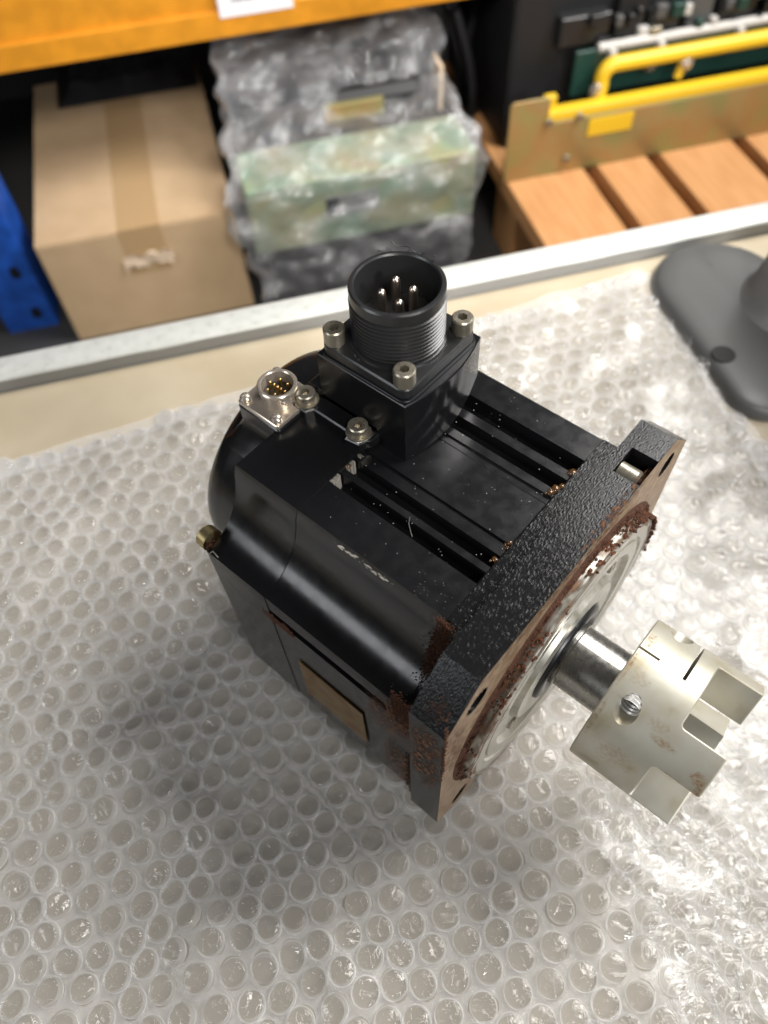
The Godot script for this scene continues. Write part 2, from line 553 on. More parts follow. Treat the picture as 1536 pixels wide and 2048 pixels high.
# ------------------------------------------------------------------ the setting
func surroundings() -> void:
	var st := mb()
	box(st, Transform3D(), Vector3(0, -825 - 20, 0), Vector3(9000, 40, 9000), 0)
	var o := obj("floor", st, M.concrete)
	o.set_meta("kind", "structure")
	st = mb()
	box(st, Transform3D(), Vector3.ZERO, Vector3(5000, 2600, 80), 1)
	o = obj("back_wall", st, M.dark_wall)
	o.position = yonder(0, 435, 1900)
	o.rotation.y = RACK_TURN
	o.set_meta("kind", "structure")

func workbench() -> void:
	# its frame: x along the bench, -z away from the camera; origin on the floor
	var t := thing("workbench", "beige topped workbench with a worn white aluminium edge strip under the bubble wrap", "workbench", yonder(0, -65 - 825, 0), RACK_TURN)
	var top := 825.0 - 4.6
	var st := mb()
	box(st, Transform3D(), Vector3(0, top - 14, 0), Vector3(1700, 28, 700), 0.5)
	obj("bench_top", st, M.bench_laminate, t)
	st = mb()
	# raised edge strip: its front face grey, its top white and worn
	box(st, Transform3D(), Vector3(0, top - 10, -359.5), Vector3(1700, 38.5, 18.0), 0.8)
	obj("edge_strip", st, M.grey_aluminium, t)
	st = mb()
	var n := 120
	for i in n:
		var x0 := -850.0 + 1700.0 * i / n
		var x1 := -850.0 + 1700.0 * (i + 1) / n
		var prof := [Vector2(-349.9, top + 8.6), Vector2(-350.4, top + 9.9), Vector2(-351.6, top + 10.5), Vector2(-367.4, top + 10.5), Vector2(-368.6, top + 9.9), Vector2(-369, top + 8.6)]
		for k in prof.size() - 1:
			var d0 := 0.45 * sin(i * 1.7) * sin(i * 0.31) if k == 0 else 0.0
			var d1 := 0.45 * sin((i + 1) * 1.7) * sin((i + 1) * 0.31) if k == 0 else 0.0
			quad(st, Vector3(x0, prof[k].y + d0, prof[k].x), Vector3(x1, prof[k].y + d1, prof[k].x), Vector3(x1, prof[k + 1].y, prof[k + 1].x), Vector3(x0, prof[k + 1].y, prof[k + 1].x), Vector3(0, 1, -0.2 if k > 2 else 0.2), 5)
	obj("edge_strip_top", st, M.worn_white_aluminium, t)
	for x in [-780, 780]:
		for z in [-330, 300]:
			st = mb()
			box(st, Transform3D(), Vector3(x, (top - 28) / 2, z), Vector3(45, top - 28.2, 45), 1)
			obj("leg", st, M.grey_aluminium, t)

# ------------------------------------------------------------------ bubble wrap
var wrap_noise: FastNoiseLite
func wrap_height(x: float, z: float) -> float:
	var clear := smoothstep(10.0, 60.0, maxf(absf(x + 50.0) - 56.0, absf(z) - 66.0))      # flat under the motor
	return maxf(0.0, wrap_noise.get_noise_2d(x * 1.6, z * 1.6) + 0.1) * 3.2 * clear

func warp(p: Vector2) -> Vector2:
	return p + Vector2(wrap_noise.get_noise_2d(p.x * 1.1 + 500, p.y * 1.1), wrap_noise.get_noise_2d(p.x * 1.1, p.y * 1.1 + 900)) * 3.2

func bubble_mesh(seed_: int, crush: float) -> ArrayMesh:
	var r := RandomNumberGenerator.new()
	r.seed = seed_
	var prof := [Vector2(5.24, 0.02), Vector2(5.20, 0.30), Vector2(5.10, 0.40), Vector2(4.97, 0.34), Vector2(4.93, 0.9), Vector2(4.88, 1.6), Vector2(4.76, 2.6), Vector2(4.35, 3.3), Vector2(3.3, 3.68), Vector2(2.2, 3.88), Vector2(1.1, 3.97), Vector2(0, 4.0)]
	var seg := 22
	var f := noise(FastNoiseLite.TYPE_SIMPLEX, 0.22, seed_, 2)
	var dent := Vector2.from_angle(r.randf() * TAU) * r.randf_range(0.5, 3.0)
	var dent_axis := r.randf() * TAU
	var grid := []
	for i in prof.size():
		var row := PackedVector3Array()
		for k in seg:
			var a := TAU * k / seg
			var p: Vector2 = prof[i]
			var q := Vector3(cos(a) * p.x, p.y, sin(a) * p.x)
			if i > 3:
				var w := minf(1.0, (i - 3) / 4.0)
				var away_ := (Vector2(q.x, q.z) - dent).rotated(dent_axis)
				q.y -= w * crush * 2.0 * exp(-(away_.x * away_.x / 1.2 + away_.y * away_.y / 14.0))
				q += Vector3(q.x * 0.02, 0.25, q.z * 0.02) * f.get_noise_3d(q.x * 2, q.y * 2, q.z * 2) * (0.8 + crush) * w
			row.append(q)
		grid.append(row)
	var tool_wall := mb()
	var tool_top := mb()
	var tool_rim := mb()
	for i in prof.size() - 1:
		for k in seg:
			var j := (k + 1) % seg
			var out: Vector3 = grid[i][k] + grid[i + 1][k] - Vector3(0, 1.5, 0) if i > 2 else Vector3(grid[i][k].x, 6.0, grid[i][k].z) * (1.0 if i < 2 else -1.0) + Vector3(0, 12.0 if i == 2 else 0.0, 0)
			var st := tool_rim if i < 3 else (tool_wall if i < 7 else tool_top)
			quad(st, grid[i][k], grid[i][j], grid[i + 1][j], grid[i + 1][k], out, 1)
	tool_wall.generate_normals()
	tool_top.generate_normals()
	tool_rim.generate_normals()
	var mesh: ArrayMesh = tool_wall.commit()
	mesh = tool_top.commit(mesh)
	mesh.surface_set_material(0, M.bubble_wall)
	mesh = tool_rim.commit(mesh)
	mesh.surface_set_material(1, M.bubble_top)
	mesh.surface_set_material(2, M.bubble_rim)
	return mesh

func bubble_wrap() -> void:
	wrap_noise = noise(FastNoiseLite.TYPE_SIMPLEX, 0.012, 12, 2)
	var corner := Vector2(-104, -280)
	var e1 := Vector2(-0.473, 0.881)
	var e2 := Vector2(0.80, 0.597)
	var meshes := []
	for i in 8:
		meshes.append(bubble_mesh(100 + i, [0.05, 0.2, 0.4, 0.1, 0.6, 0.3, 0.9, 0.45][i]))
	var t := thing("bubble_wrap", "wide sheet of clear bubble wrap laid out on the beige bench, motor standing on it", "bubble wrap", Vector3(0, -0.0046, 0))
	wrap_sheet(t, meshes, func(p: Vector2) -> bool:
		var q := p - corner
		var det := e1.cross(e2)
		var s := q.cross(e2) / det
		var v := e1.cross(q) / det
		return s > 0 and s < 600 and v > 0 and v < 430, 0.5, M.film_flat, 0.0, Vector2(3, 2), 300)
	# the plain welded hem along its two cut edges
	var st := mb()
	for k in 60:
		var p0 := corner + e1 * (k * 10.0)
		var p1 := corner + e1 * ((k + 1) * 10.0)
		hem(st, p0, p1, -e2 * 4.0, e2 * 7.0)
		if k < 43:
			p0 = corner + e2 * (k * 10.0)
			p1 = corner + e2 * ((k + 1) * 10.0)
			hem(st, p0, p1, -e1 * 3.0, e1 * 8.0)
	obj("hem", st, M.film_flat, t)
	# loose upper piece at the right, crumpled
	var t2 := thing("bubble_wrap", "crumpled smaller piece of bubble wrap lying over the sheet below the shaft coupling", "bubble wrap", Vector3(0, -0.0008, 0))
	var meshes2 := []
	for i in 6:
		meshes2.append(bubble_mesh(200 + i, [0.6, 1.1, 0.8, 1.4, 0.5, 1.0][i]))
	var l0 := Vector2(33, 18)
	var ld := Vector2(0.834, 0.551)
	wrap_sheet(t2, meshes2, func(p: Vector2) -> bool:
		var q := p - l0
		return ld.cross(q) < -3.0 and q.dot(ld) > -2.0 + 3.0 * sin(q.cross(ld) * 0.1) and q.length() < 190 and p.x > 22, 0.9, M.film_crumpled, 1.4, Vector2(7, 5), 300)

func hem(st: SurfaceTool, p0: Vector2, p1: Vector2, a: Vector2, b: Vector2) -> void:
	var f := func(p: Vector2) -> Vector3: return Vector3(p.x, 0.9 + wrap_height(p.x, p.y) + wrap_noise.get_noise_2d(p.x * 3, p.y * 3) * 0.7, p.y)
	quad(st, f.call(p0 + a), f.call(p1 + a), f.call(p1 + b), f.call(p0 + b), Vector3.UP, 3)

func wrap_sheet(t: Node3D, meshes: Array, inside: Callable, rand: float, film_mat: Material, waves: float, shift: Vector2, singles: int) -> void:
	var u := Vector2(0.572, -0.82) * 11.7
	var v := u.rotated(PI / 3)
	var spots := []
	for i in range(-70, 70):
		for j in range(-70, 70):
			var p := shift + u * i + v * j
			if inside.call(p):
				spots.append(p)
	var near := Vector2(60, 90)
	spots.sort_custom(func(a, b): return a.distance_squared_to(near) < b.distance_squared_to(near))
	var st := mb()
	var rest: Array[Transform3D] = []
	var count := 0
	for p: Vector2 in spots:
		var lift := 0.5 + wrap_height(p.x, p.y)
		var f := func(q: Vector2) -> Vector3:
			var w := warp(q)
			return Vector3(w.x, 0.55 + wrap_height(q.x, q.y) + waves * wrap_noise.get_noise_2d(q.x * 6.0, q.y * 6.0), w.y)
		for k in 12:
			var a0 := u.angle() + TAU * k / 12
			var a1 := u.angle() + TAU * (k + 1) / 12
			var h := func(a: float) -> float: return 5.85 / cos(fposmod(a - u.angle() + PI / 6, PI / 3) - PI / 6)
			var d0 := Vector2.from_angle(a0)
			var d1 := Vector2.from_angle(a1)
			quad(st, f.call(p + d0 * 4.98), f.call(p + d1 * 4.98), f.call(p + d1 * h.call(a1)), f.call(p + d0 * h.call(a0)), Vector3.UP, 3)
		# bubbles under the motor's foot are pressed flat
		var squash := 1.0
		if p.x > -19 and p.x < 6 and absf(p.y) < 60:
			squash = 0.55
		elif p.x > -106 and p.x <= -19 and absf(p.y) < 66:
			squash = 0.9
		if rng.randf() < 0.05:      # a popped one
			squash *= 0.4
		var pick := rng.randi() % meshes.size()
		var b := Basis(Vector3.UP, rng.randf() * TAU).scaled(Vector3(rng.randf_range(0.95, 1.02), squash * rng.randf_range(0.86, 1.0), rng.randf_range(0.95, 1.02)))
		var lean := Vector3(-(wrap_height(p.x + 3, p.y) - wrap_height(p.x - 3, p.y)) / 6.0, 1.0, -(wrap_height(p.x, p.y + 3) - wrap_height(p.x, p.y - 3)) / 6.0).normalized()
		b = Basis(Quaternion(Vector3.UP, lean)) * b
		b = Basis.from_euler(Vector3(rng.randf_range(-1, 1), 0, rng.randf_range(-1, 1)) * 0.08 * rand) * b
		var where := Transform3D(b, Vector3(warp(p).x, lift, warp(p).y) * MM)
		if count < singles:
			var o := MeshInstance3D.new()
			o.name = "bubble" if count == 0 else "bubble_%03d" % count
			o.mesh = meshes[pick]
			o.transform = where
			t.add_child(o)
		else:
			rest.append(where)
		count += 1
	obj("film", st, film_mat, t)
	if rand < 0.7:     # the flat backing film under the bubbles
		var under := mb()
		for p: Vector2 in spots:
			for k in 6:
				var g := func(a: float) -> Vector3:
					var q := p + u.rotated(PI / 6 + a) * 0.5774
					return Vector3(warp(q).x, 0.15 + wrap_height(q.x, q.y), warp(q).y)
				tri(under, Vector3(warp(p).x, 0.15 + wrap_height(p.x, p.y), warp(p).y), g.call(k * PI / 3), g.call((k + 1) * PI / 3), Vector3.UP, 3)
		obj("backing_film", under, M.film_under, t)
	if rest.size() == 0:
		return
	var mm := MultiMesh.new()
	mm.transform_format = MultiMesh.TRANSFORM_3D
	mm.mesh = meshes[2]
	mm.instance_count = rest.size()
	for i in rest.size():
		mm.set_instance_transform(i, rest[i])
	var mi := MultiMeshInstance3D.new()
	mi.name = "far_bubbles"
	mi.multimesh = mm
	t.add_child(mi)
	stuff(mi)

# ------------------------------------------------------------------ the motor; its own axes: x along the shaft, y up, origin in the shaft's axis at the flange face
func axis_x(at := Vector3.ZERO) -> Transform3D:     # lathe frame whose axis is +x
	return Transform3D(Basis(Vector3(0, 1, 0), Vector3(1, 0, 0), Vector3(0, 0, 1)), at)

func body_outline(ribs: bool, shrink := 0.0) -> PackedVector2Array:
	# in (y, z) of the motor; clockwise from the upper left cove
	var p := PackedVector2Array()
	p.append(Vector2(60, 40.6))
	for k in range(1, 13):       # near cove
		var a := PI / 2 * k / 12
		p.append(Vector2(60 - 27.0 * sin(a), 61.2 - 19.2 * cos(a)))
	p.append(Vector2(32.2, 61.3))
	p.append(Vector2(24.0, 61.3))
	p.append(Vector2(23.8, 56.0) if ribs else Vector2(23.8, 61.3))
	p.append(Vector2(18.7, 56.0) if ribs else Vector2(18.7, 61.3))
	p.append(Vector2(18.5, 61.3))
	p.append(Vector2(-54, 61.0))
	p.append(Vector2(-61, 55))
	p.append(Vector2(-61, -55))
	p.append(Vector2(-54, -61))
	p.append(Vector2(31.5, -61.3))
	for k in 12:
		var a := PI / 2 * (12 - k) / 12
		p.append(Vector2(60 - 27.0 * sin(a), -61.2 + 19.2 * cos(a)))
	p.append(Vector2(60, -40.6))
	if ribs:
		for q in [Vector2(60, -29.5), Vector2(53.5, -29.3), Vector2(53.5, -24.2), Vector2(59.4, -24.0), Vector2(59.4, -20.2), Vector2(54.5, -20), Vector2(54.5, -15.6), Vector2(59.2, -15.4), Vector2(59.2, -12.0), Vector2(58.4, -11.8), Vector2(58.4, -11.0), Vector2(59.0, -10.8), Vector2(59.0, -9.2), Vector2(58.7, -9.0),
				Vector2(58.7, 6.8), Vector2(59.0, 7.0), Vector2(59.0, 9.6), Vector2(58.2, 9.8), Vector2(58.2, 10.6), Vector2(59.2, 10.8), Vector2(59.2, 14.8), Vector2(54.5, 15), Vector2(54.5, 19), Vector2(59.4, 19.2), Vector2(59.4, 21.9), Vector2(53.5, 22.1), Vector2(53.5, 26.1), Vector2(60, 26.3)]:
			p.append(q)
	return p

func motor() -> void:
	var t := thing("servo_motor", "black servo motor with finned top, two connectors and a rusty mounting flange", "motor", Vector3(0, 0.0, 0))
	var up := Vector3(0, 65, 0)
	var ax := Transform3D(Basis(Vector3(0, 1, 0), Vector3(1, 0, 0), Vector3(0, 0, 1)), up)   # (y, z) outlines drawn along +x
	var st := mb()
	prism(st, ax, inset(body_outline(true), 0.25), -76.4, -18.4)
	obj("stator_body", st, M.black_paint, t)
	st = mb()
	prism(st, ax, body_outline(false), -103.5, -76.2)
	obj("rear_bracket", st, M.black_paint, t)
	# front bracket: cast, rising a little to the flange
	st = mb()
	var face_a := body_outline(false)
	prism(st, ax, face_a, -19.2, -11.0, 0.6)
	obj("front_bracket", st, M.cast_black, t)
	# flange with its bolt holes and the pocket in its top edge
	var csg := CSGCombiner3D.new()
	csg.name = "flange"
	t.add_child(csg)
	var plate := CSGPolygon3D.new()
	plate.name = "plate"
	var k := 0.0508
	plate.polygon = PackedVector2Array([Vector2(-k, -0.065), Vector2(k, -0.065), Vector2(0.065, -k), Vector2(0.065, k), Vector2(k, 0.065), Vector2(-k, 0.065), Vector2(-0.065, k), Vector2(-0.065, -k)])
	plate.depth = 0.0125
	plate.transform = Transform3D(Basis(Vector3(0, 0, -1), Vector3(0, 1, 0), Vector3(1, 0, 0)), Vector3(-0.0125, 0.065, 0))   # depth runs along -z of the node
	plate.transform = Transform3D(Basis(Vector3(0, 0, 1), Vector3(0, 1, 0), Vector3(-1, 0, 0)), Vector3(-0.0125, 0.065, 0))
	csg.add_child(plate)
	for y in [-1, 1]:
		for z in [-1, 1]:
			var c := CSGCylinder3D.new()
			c.name = "bolt_hole"
			c.operation = CSGShape3D.OPERATION_SUBTRACTION
			c.radius = 0.0045
			c.height = 0.05
			c.sides = 24
			c.rotation.z = PI / 2
			c.position = Vector3(-0.005, 0.065 + y * 0.0513, z * 0.0513)
			csg.add_child(c, true)
	var pocket := CSGBox3D.new()
	pocket.name = "pocket"
	pocket.operation = CSGShape3D.OPERATION_SUBTRACTION
	pocket.size = Vector3(0.0090, 0.024, 0.0115)
	pocket.position = Vector3(-0.0045, 0.130, -0.0335)
	csg.add_child(pocket)
	csg.material_override = M.cast_black
	st = mb()      # bolt lying in the pocket
	lathe(st, axis_x(Vector3(-8.6, 125.4, -32.0)), [Vector2(0, 0), Vector2(3.7, 0.0), Vector2(3.7, 6.2), Vector2(3.1, 7.0), Vector2(0, 7.0)], 24)
	obj("pocket_bolt", st, M.zinc_screw, t)
	# the bare, machined front of the flange
	st = mb()
	var oct := PackedVector2Array([Vector2(-65, -50.6), Vector2(-50.6, -65), Vector2(50.6, -65), Vector2(65, -50.6), Vector2(65, 50.6), Vector2(50.6, 65), Vector2(-50.6, 65), Vector2(-65, 50.6)])
	plate_with_holes(st, oct, 0.12, up)
	obj("machined_face", st, M.tan_flange_face, t)
	# pilot boss, seal, shaft
	st = mb()
	lathe(st, axis_x(up), [Vector2(55.0, 0.1), Vector2(55.0, 3.6), Vector2(54.2, 4.3), Vector2(47.2, 4.3), Vector2(46.6, 3.5), Vector2(45.6, 3.5), Vector2(45.0, 4.2), Vector2(40, 4.2), Vector2(38.6, 2.2), Vector2(30, 2.2), Vector2(28.5, 4.6), Vector2(20.5, 4.8), Vector2(20.0, 4.2), Vector2(12, 4.2)], 96)
	obj("pilot_boss", st, M.machined_aluminium, t)
	st = mb()      # rust packed into the corner between the face and the boss
	var crust := []
	for w in 5:
		crust.append(Vector2(58.6 - 3.5 * w / 4.0, 0.14 + 1.3 * pow(w / 4.0, 1.6)))
	lathe(st, axis_x(up), crust, 160, true)
	obj("rust_ring", st, M.rust, t)
	st = mb()
	tint = Color(1, 1, 1, 0.55)
	lathe(st, axis_x(up), [Vector2(55.06, 0.3), Vector2(55.06, 3.62), Vector2(54.22, 4.36), Vector2(51.5, 4.37)], 96, true)
	tint = Color(1, 1, 1, 1)
	obj("rust_film", st, M.rust_ring, t)
	for a in [0.75, 2.32, 3.9, 5.46]:
		st = mb()
		socket_head(st, axis_x(up + Vector3(2.2, cos(a) * 34.2, sin(a) * 34.2)), 2.7, 1.2)
		obj("cover_screw", st, M.zinc_screw, t)
	st = mb()
	lathe(st, axis_x(up), [Vector2(20.0, 4.1), Vector2(19.6, 5.6), Vector2(18.2, 6.3), Vector2(15.4, 6.4), Vector2(14.2, 5.4), Vector2(12.7, 5.0)], 64, true)
	obj("shaft_seal", st, M.rubber, t)
	st = mb()
	lathe(st, axis_x(up), [Vector2(12.5, 4), Vector2(12.5, 7.3), Vector2(12.1, 7.6), Vector2(12.0, 7.7), Vector2(12.0, 40.0), Vector2(11.2, 41.0), Vector2(0, 41.0)], 64)
	obj("shaft", st, M.steel, t)
	# encoder cover behind
	st = mb()
	lathe(st, axis_x(up + Vector3(0, 8.5, 0)), [Vector2(0, -131), Vector2(38, -131), Vector2(41.5, -130.2), Vector2(44.4, -128), Vector2(45.8, -125), Vector2(46.2, -121), Vector2(46.2, -102)], 96, true)
	obj("encoder_cover", st, M.black_paint, t)
	st = mb()      # pad that carries the signal connector
	var pad := frame(up + Vector3(-111.2, 0, 13.3))
	prism(st, pad, rect(19.6, 19.6, 1.2), 40, 61.2, 0.4)
	var rings := []    # its foot flares into the cover
	for w in 9:
		var f := w / 8.0
		var ring := PackedVector3Array()
		for q in rect(19.2 + 12.0 * f * f, 19.2 + 16.0 * f * f, 1.5 + 4.0 * f):
			ring.append(pad * Vector3(q.x, 58.0 - 13.0 * sqrt(f) * (0.4 + 0.6 * f), q.y))
		rings.append(ring)
	loft(st, rings, pad.origin)
	obj("connector_pad", st, M.black_paint, t)
	signal_connector(t, up)
	power_connector(t, up)
	motor_small_parts(t, up)

func plate_with_holes(st: SurfaceTool, oct: PackedVector2Array, x: float, up: Vector3) -> void:
	# the face between the outline, the four bolt holes and the pilot, as rings of quads
	var centres := [Vector2(51.3, 51.3), Vector2(51.3, -51.3), Vector2(-51.3, 51.3), Vector2(-51.3, -51.3)]
	var edge := func(a: float) -> float:
		var d := Vector2.from_angle(a)
		var best := 1e9
		for i in oct.size():
			var hit: Variant = Geometry2D.segment_intersects_segment(Vector2.ZERO, d * 200.0, oct[i], oct[(i + 1) % oct.size()])
			if hit != null:
				best = minf(best, hit.length())
		return best
	var n := 480
	var at := func(r: float, a: float) -> Vector3: return up + Vector3(x, cos(a) * r, sin(a) * r)
	for k in n:
		var a0 := TAU * k / n
		var a1 := TAU * (k + 1) / n
		var am := (a0 + a1) / 2
		var cuts := [[54.5, edge.call(a0), edge.call(a1)]]
		var d := Vector2.from_angle(am)
		for c: Vector2 in centres:
			var off := absf(d.cross(c))
			if off < 4.6 and d.dot(c) > 0:
				var h := sqrt(4.6 * 4.6 - off * off)
				var mid := d.dot(c)
				quad(st, at.call(54.5, a0), at.call(54.5, a1), at.call(mid - h, a1), at.call(mid - h, a0), Vector3.RIGHT)
				if mid + h < cuts[0][1]:
					quad(st, at.call(mid + h, a0), at.call(mid + h, a1), at.call(cuts[0][2], a1), at.call(cuts[0][1], a0), Vector3.RIGHT)
				cuts = []
				break
		for c in cuts:
			quad(st, at.call(c[0], a0), at.call(c[0], a1), at.call(c[2], a1), at.call(c[1], a0), Vector3.RIGHT)

func signal_connector(t: Node3D, up: Vector3) -> void:
	var o := Node3D.new()
	o.name = "signal_connector"
	t.add_child(o)
	var base := up + Vector3(-111.2, 61.3, 13.4)
	var f := frame(base)
	var st := mb()
	prism(st, f, rect(19.0, 19.0, 1.0), 0, 1.8, 0.3)
	obj("flange_plate", st, M.nickel, o)
	st = mb()
	lathe(st, frame(base + Vector3(0.6, 0, -0.6)), [Vector2(6.3, 1.8), Vector2(6.3, 6.4), Vector2(6.7, 7.0), Vector2(6.7, 7.9), Vector2(6.3, 8.3), Vector2(5.6, 8.3), Vector2(5.3, 7.9), Vector2(5.3, 3.0), Vector2(0, 3.0)], 40)
	obj("shell", st, M.nickel, o)
	for a in [0.5, 2.6, 4.6]:       # bayonet lugs
		st = mb()
		grain(st, base + Vector3(0.6 + cos(a) * 6.8, 5.6, -0.6 + sin(a) * 6.8), Vector3(0.9, 1.0, 0.9), 0.05, true)
		obj("bayonet_lug", st, M.nickel, o)
	st = mb()
	lathe(st, frame(base + Vector3(0.6, 0, -0.6)), [Vector2(5.2, 3.1), Vector2(5.2, 3.6), Vector2(0, 3.6)], 32)
	obj("insert", st, M.insulator, o)
	for k in 9:
		var r := 0.0 if k == 8 else (3.4 if k < 6 else 1.6)
		var a := k * TAU / 6 if k < 6 else k * PI
		st = mb()
		lathe(st, frame(base + Vector3(0.6 + cos(a) * r, 3.5, -0.6 + sin(a) * r)), [Vector2(0.5, 0), Vector2(0.5, 3.0), Vector2(0.35, 3.4), Vector2(0, 3.5)], 8, true)
		obj("contact_pin", st, M.gold, o)
	for q in [Vector2(-7.4, 7.4), Vector2(7.0, 7.4), Vector2(-7.4, -7.4), Vector2(7.0, -7.4)]:
		st = mb()
		var c := frame(base + Vector3(q.x, 1.8, q.y), Vector3.UP, Vector3(1, 0, 0.4).normalized())
		lathe(st, c, [Vector2(1.9, 0), Vector2(1.9, 1.3), Vector2(1.5, 1.9), Vector2(0.7, 2.2), Vector2(0, 2.2)], 16)
		box(st, c, Vector3(0, 2.25, 0), Vector3(2.2, 0.2, 0.5), 0.05)
		box(st, c, Vector3(0, 2.27, 0), Vector3(0.5, 0.2, 2.2), 0.05)
		obj("cross_screw", st, M.nickel, o)

func power_connector(t: Node3D, up: Vector3) -> void:
	var o := Node3D.new()
	o.name = "power_connector"
	t.add_child(o)
	# foot with its two screw lugs on the near side
	var st := mb()
	prism(st, frame(up), PackedVector2Array([Vector2(-107, -36), Vector2(-74, -36), Vector2(-74, 8.2), Vector2(-75.2, 9.2), Vector2(-76.2, 12.0), Vector2(-81.5, 12.8), Vector2(-83, 10.2), Vector2(-97.5, 10.2), Vector2(-99.0, 12.8), Vector2(-105, 12.8), Vector2(-107, 10.5)]), 59.5, 63.6, 0.5)
	prism(st, frame(up), PackedVector2Array([Vector2(-105.5, -35), Vector2(-75, -35), Vector2(-75, 4.6), Vector2(-105.5, 4.6)]), 63.4, 66.4, 0.7)
	obj("foot", st, M.black_paint, o)
	st = mb()      # bare metal round the near lug
	prism(st, frame(up), PackedVector2Array([Vector2(-83, 5.2), Vector2(-75.2, 5.2), Vector2(-75.2, 8.9), Vector2(-76.6, 11.6), Vector2(-81.2, 12.2), Vector2(-82.6, 10.4)]), 63.4, 63.75, 0.1)
	obj("bare_lug_face", st, M.steel, o)
	for q in [Vector2(-102.2, 8.6), Vector2(-79.6, 8.2)]:
		st = mb()
		socket_head(st, frame(up + Vector3(q.x, 63.7, q.y)), 3.3, 3.9)
		lathe(st, frame(up + Vector3(q.x, 63.6, q.y)), [Vector2(4.2, 0), Vector2(4.2, 0.7), Vector2(3.2, 0.75)], 24)
		obj("foot_screw", st, M.zinc_screw, o)
	# housing: plan with a bulging front, bottom edge of the front rising to the far side
	var plan := PackedVector2Array([Vector2(-98.5, 4.6), Vector2(-98.5, -32.6)])
	for k in 29:
		var f := k / 28.0
		plan.append(Vector2(-63.2 + 3.4 * sin(PI * f) , -32.6 + 37.2 * f))
	st = mb()
	var top := inset(plan, 0.3)
	var n := plan.size()
	group_id += 40
	var low := func(p: Vector2) -> float:
		var f := clampf((4.6 - p.y) / 37.2, 0, 1)
		return 58.6 + (8.5 * f * f if p.x > -64 else 0.0)
	for i in n:
		var j := (i + 1) % n
		var a := plan[i]
		var b := plan[j]
		var e := (b - a).normalized()
		var out := Vector3(-e.y, 0, e.x)
		var mid := (a + b) / 2 - Vector2(-80, -14)
		if out.dot(Vector3(mid.x, 0, mid.y)) < 0:
			out = -out
		var g := 700000 + group_id + (1 if i >= 2 and i < n - 1 else 2 + i)
		var rows := 18
		for r in rows:
			var at := func(p: Vector2, w: float) -> Vector3:
				var y := lerpf(low.call(p), 83.6, w)
				# the casting's front swells in soft rings below the plate
				var far_ := Vector2(p.y - 9.0, y - 86.0).length()
				var swell := 0.16 * sin(far_ * 0.95) * smoothstep(9.0, 16.0, far_) * smoothstep(36.0, 26.0, far_) if p.x > -63.5 else 0.0
				return up + Vector3(p.x + swell, y, p.y)
			quad(st, at.call(a, r / float(rows)), at.call(b, r / float(rows)), at.call(b, (r + 1) / float(rows)), at.call(a, (r + 1) / float(rows)), out, g)
		quad(st, up + Vector3(a.x, 83.6, a.y), up + Vector3(b.x, 83.6, b.y), up + Vector3(top[j].x, 84.0, top[j].y), up + Vector3(top[i].x, 84.0, top[i].y), out + Vector3.UP)
	var idx := Geometry2D.triangulate_polygon(top)
	for q in idx.size() / 3:
		var a := top[idx[q * 3]]
		var b := top[idx[q * 3 + 1]]
		var c := top[idx[q * 3 + 2]]
		tri(st, up + Vector3(a.x, 84.0, a.y), up + Vector3(b.x, 84.0, b.y), up + Vector3(c.x, 84.0, c.y), Vector3.UP)
	obj("housing", st, M.black_paint, o)
	# square plate of the round connector, on a thin gasket
	var c0 := up + Vector3(-80, 0, -13.0)
	st = mb()
	prism(st, frame(c0), rect(35.2, 35.2, 3.0), 84.05, 85.2, 0.1)
	obj("gasket", st, M.rubber, o)
	st = mb()
	prism(st, frame(c0), rect(34.2, 34.2, 3.4), 85.2, 89.2, 0.5)
	obj("connector_plate", st, M.black_plastic, o)
	st = mb()
	var prof := [Vector2(15.0, 89.1), Vector2(14.7, 90.0), Vector2(13.4, 90.3)]
	var y := 90.4
	while y < 103.6:
		prof.append_array([Vector2(13.2, y), Vector2(14.2, y + 0.55), Vector2(14.2, y + 0.85), Vector2(13.2, y + 1.4)])
		y += 1.42
	prof.append_array([Vector2(13.2, y + 0.1), Vector2(14.0, y + 0.6), Vector2(14.0, 108.5), Vector2(13.6, 109.0), Vector2(12.7, 109.0), Vector2(12.3, 108.5), Vector2(12.3, 92.0), Vector2(0, 92.0)])
	lathe(st, frame(c0), prof, 72)
	obj("threaded_shell", st, M.black_plastic, o)
	st = mb()
	lathe(st, frame(c0), [Vector2(12.2, 92.0), Vector2(12.2, 95.0), Vector2(0, 95.0)], 40)
	obj("insert", st, M.insulator, o)
	for q in [Vector2(-3.4, 3.0), Vector2(-3.7, -3.7), Vector2(2.9, -3.6), Vector2(3.4, 3.2)]:
		st = mb()
		lathe(st, frame(c0 + Vector3(q.x, 95, q.y)), [Vector2(1.3, 0), Vector2(1.3, 10.2), Vector2(1.1, 11.0), Vector2(0.6, 11.6), Vector2(0, 11.8)], 16, true)
		obj("contact_pin", st, M.pin_metal, o)
	st = mb()      # polarising key inside the shell
	box(st, frame(c0), Vector3(8.5, 100.5, 8.6), Vector3(1.6, 14, 1.6), 0.2)
	obj("key", st, M.black_plastic, o)
	for q in [Vector2(-13.6, 13.6), Vector2(13.6, 13.6), Vector2(13.6, -13.6), Vector2(-13.6, -13.6)]:
		st = mb()
		socket_head(st, frame(c0 + Vector3(q.x, 89.2, q.y), Vector3.UP, Vector3(cos(q.x), 0, sin(q.x))), 3.35, 5.2)
		obj("plate_screw", st, M.zinc_screw, o)
	st = mb()      # frayed swarf on the rim
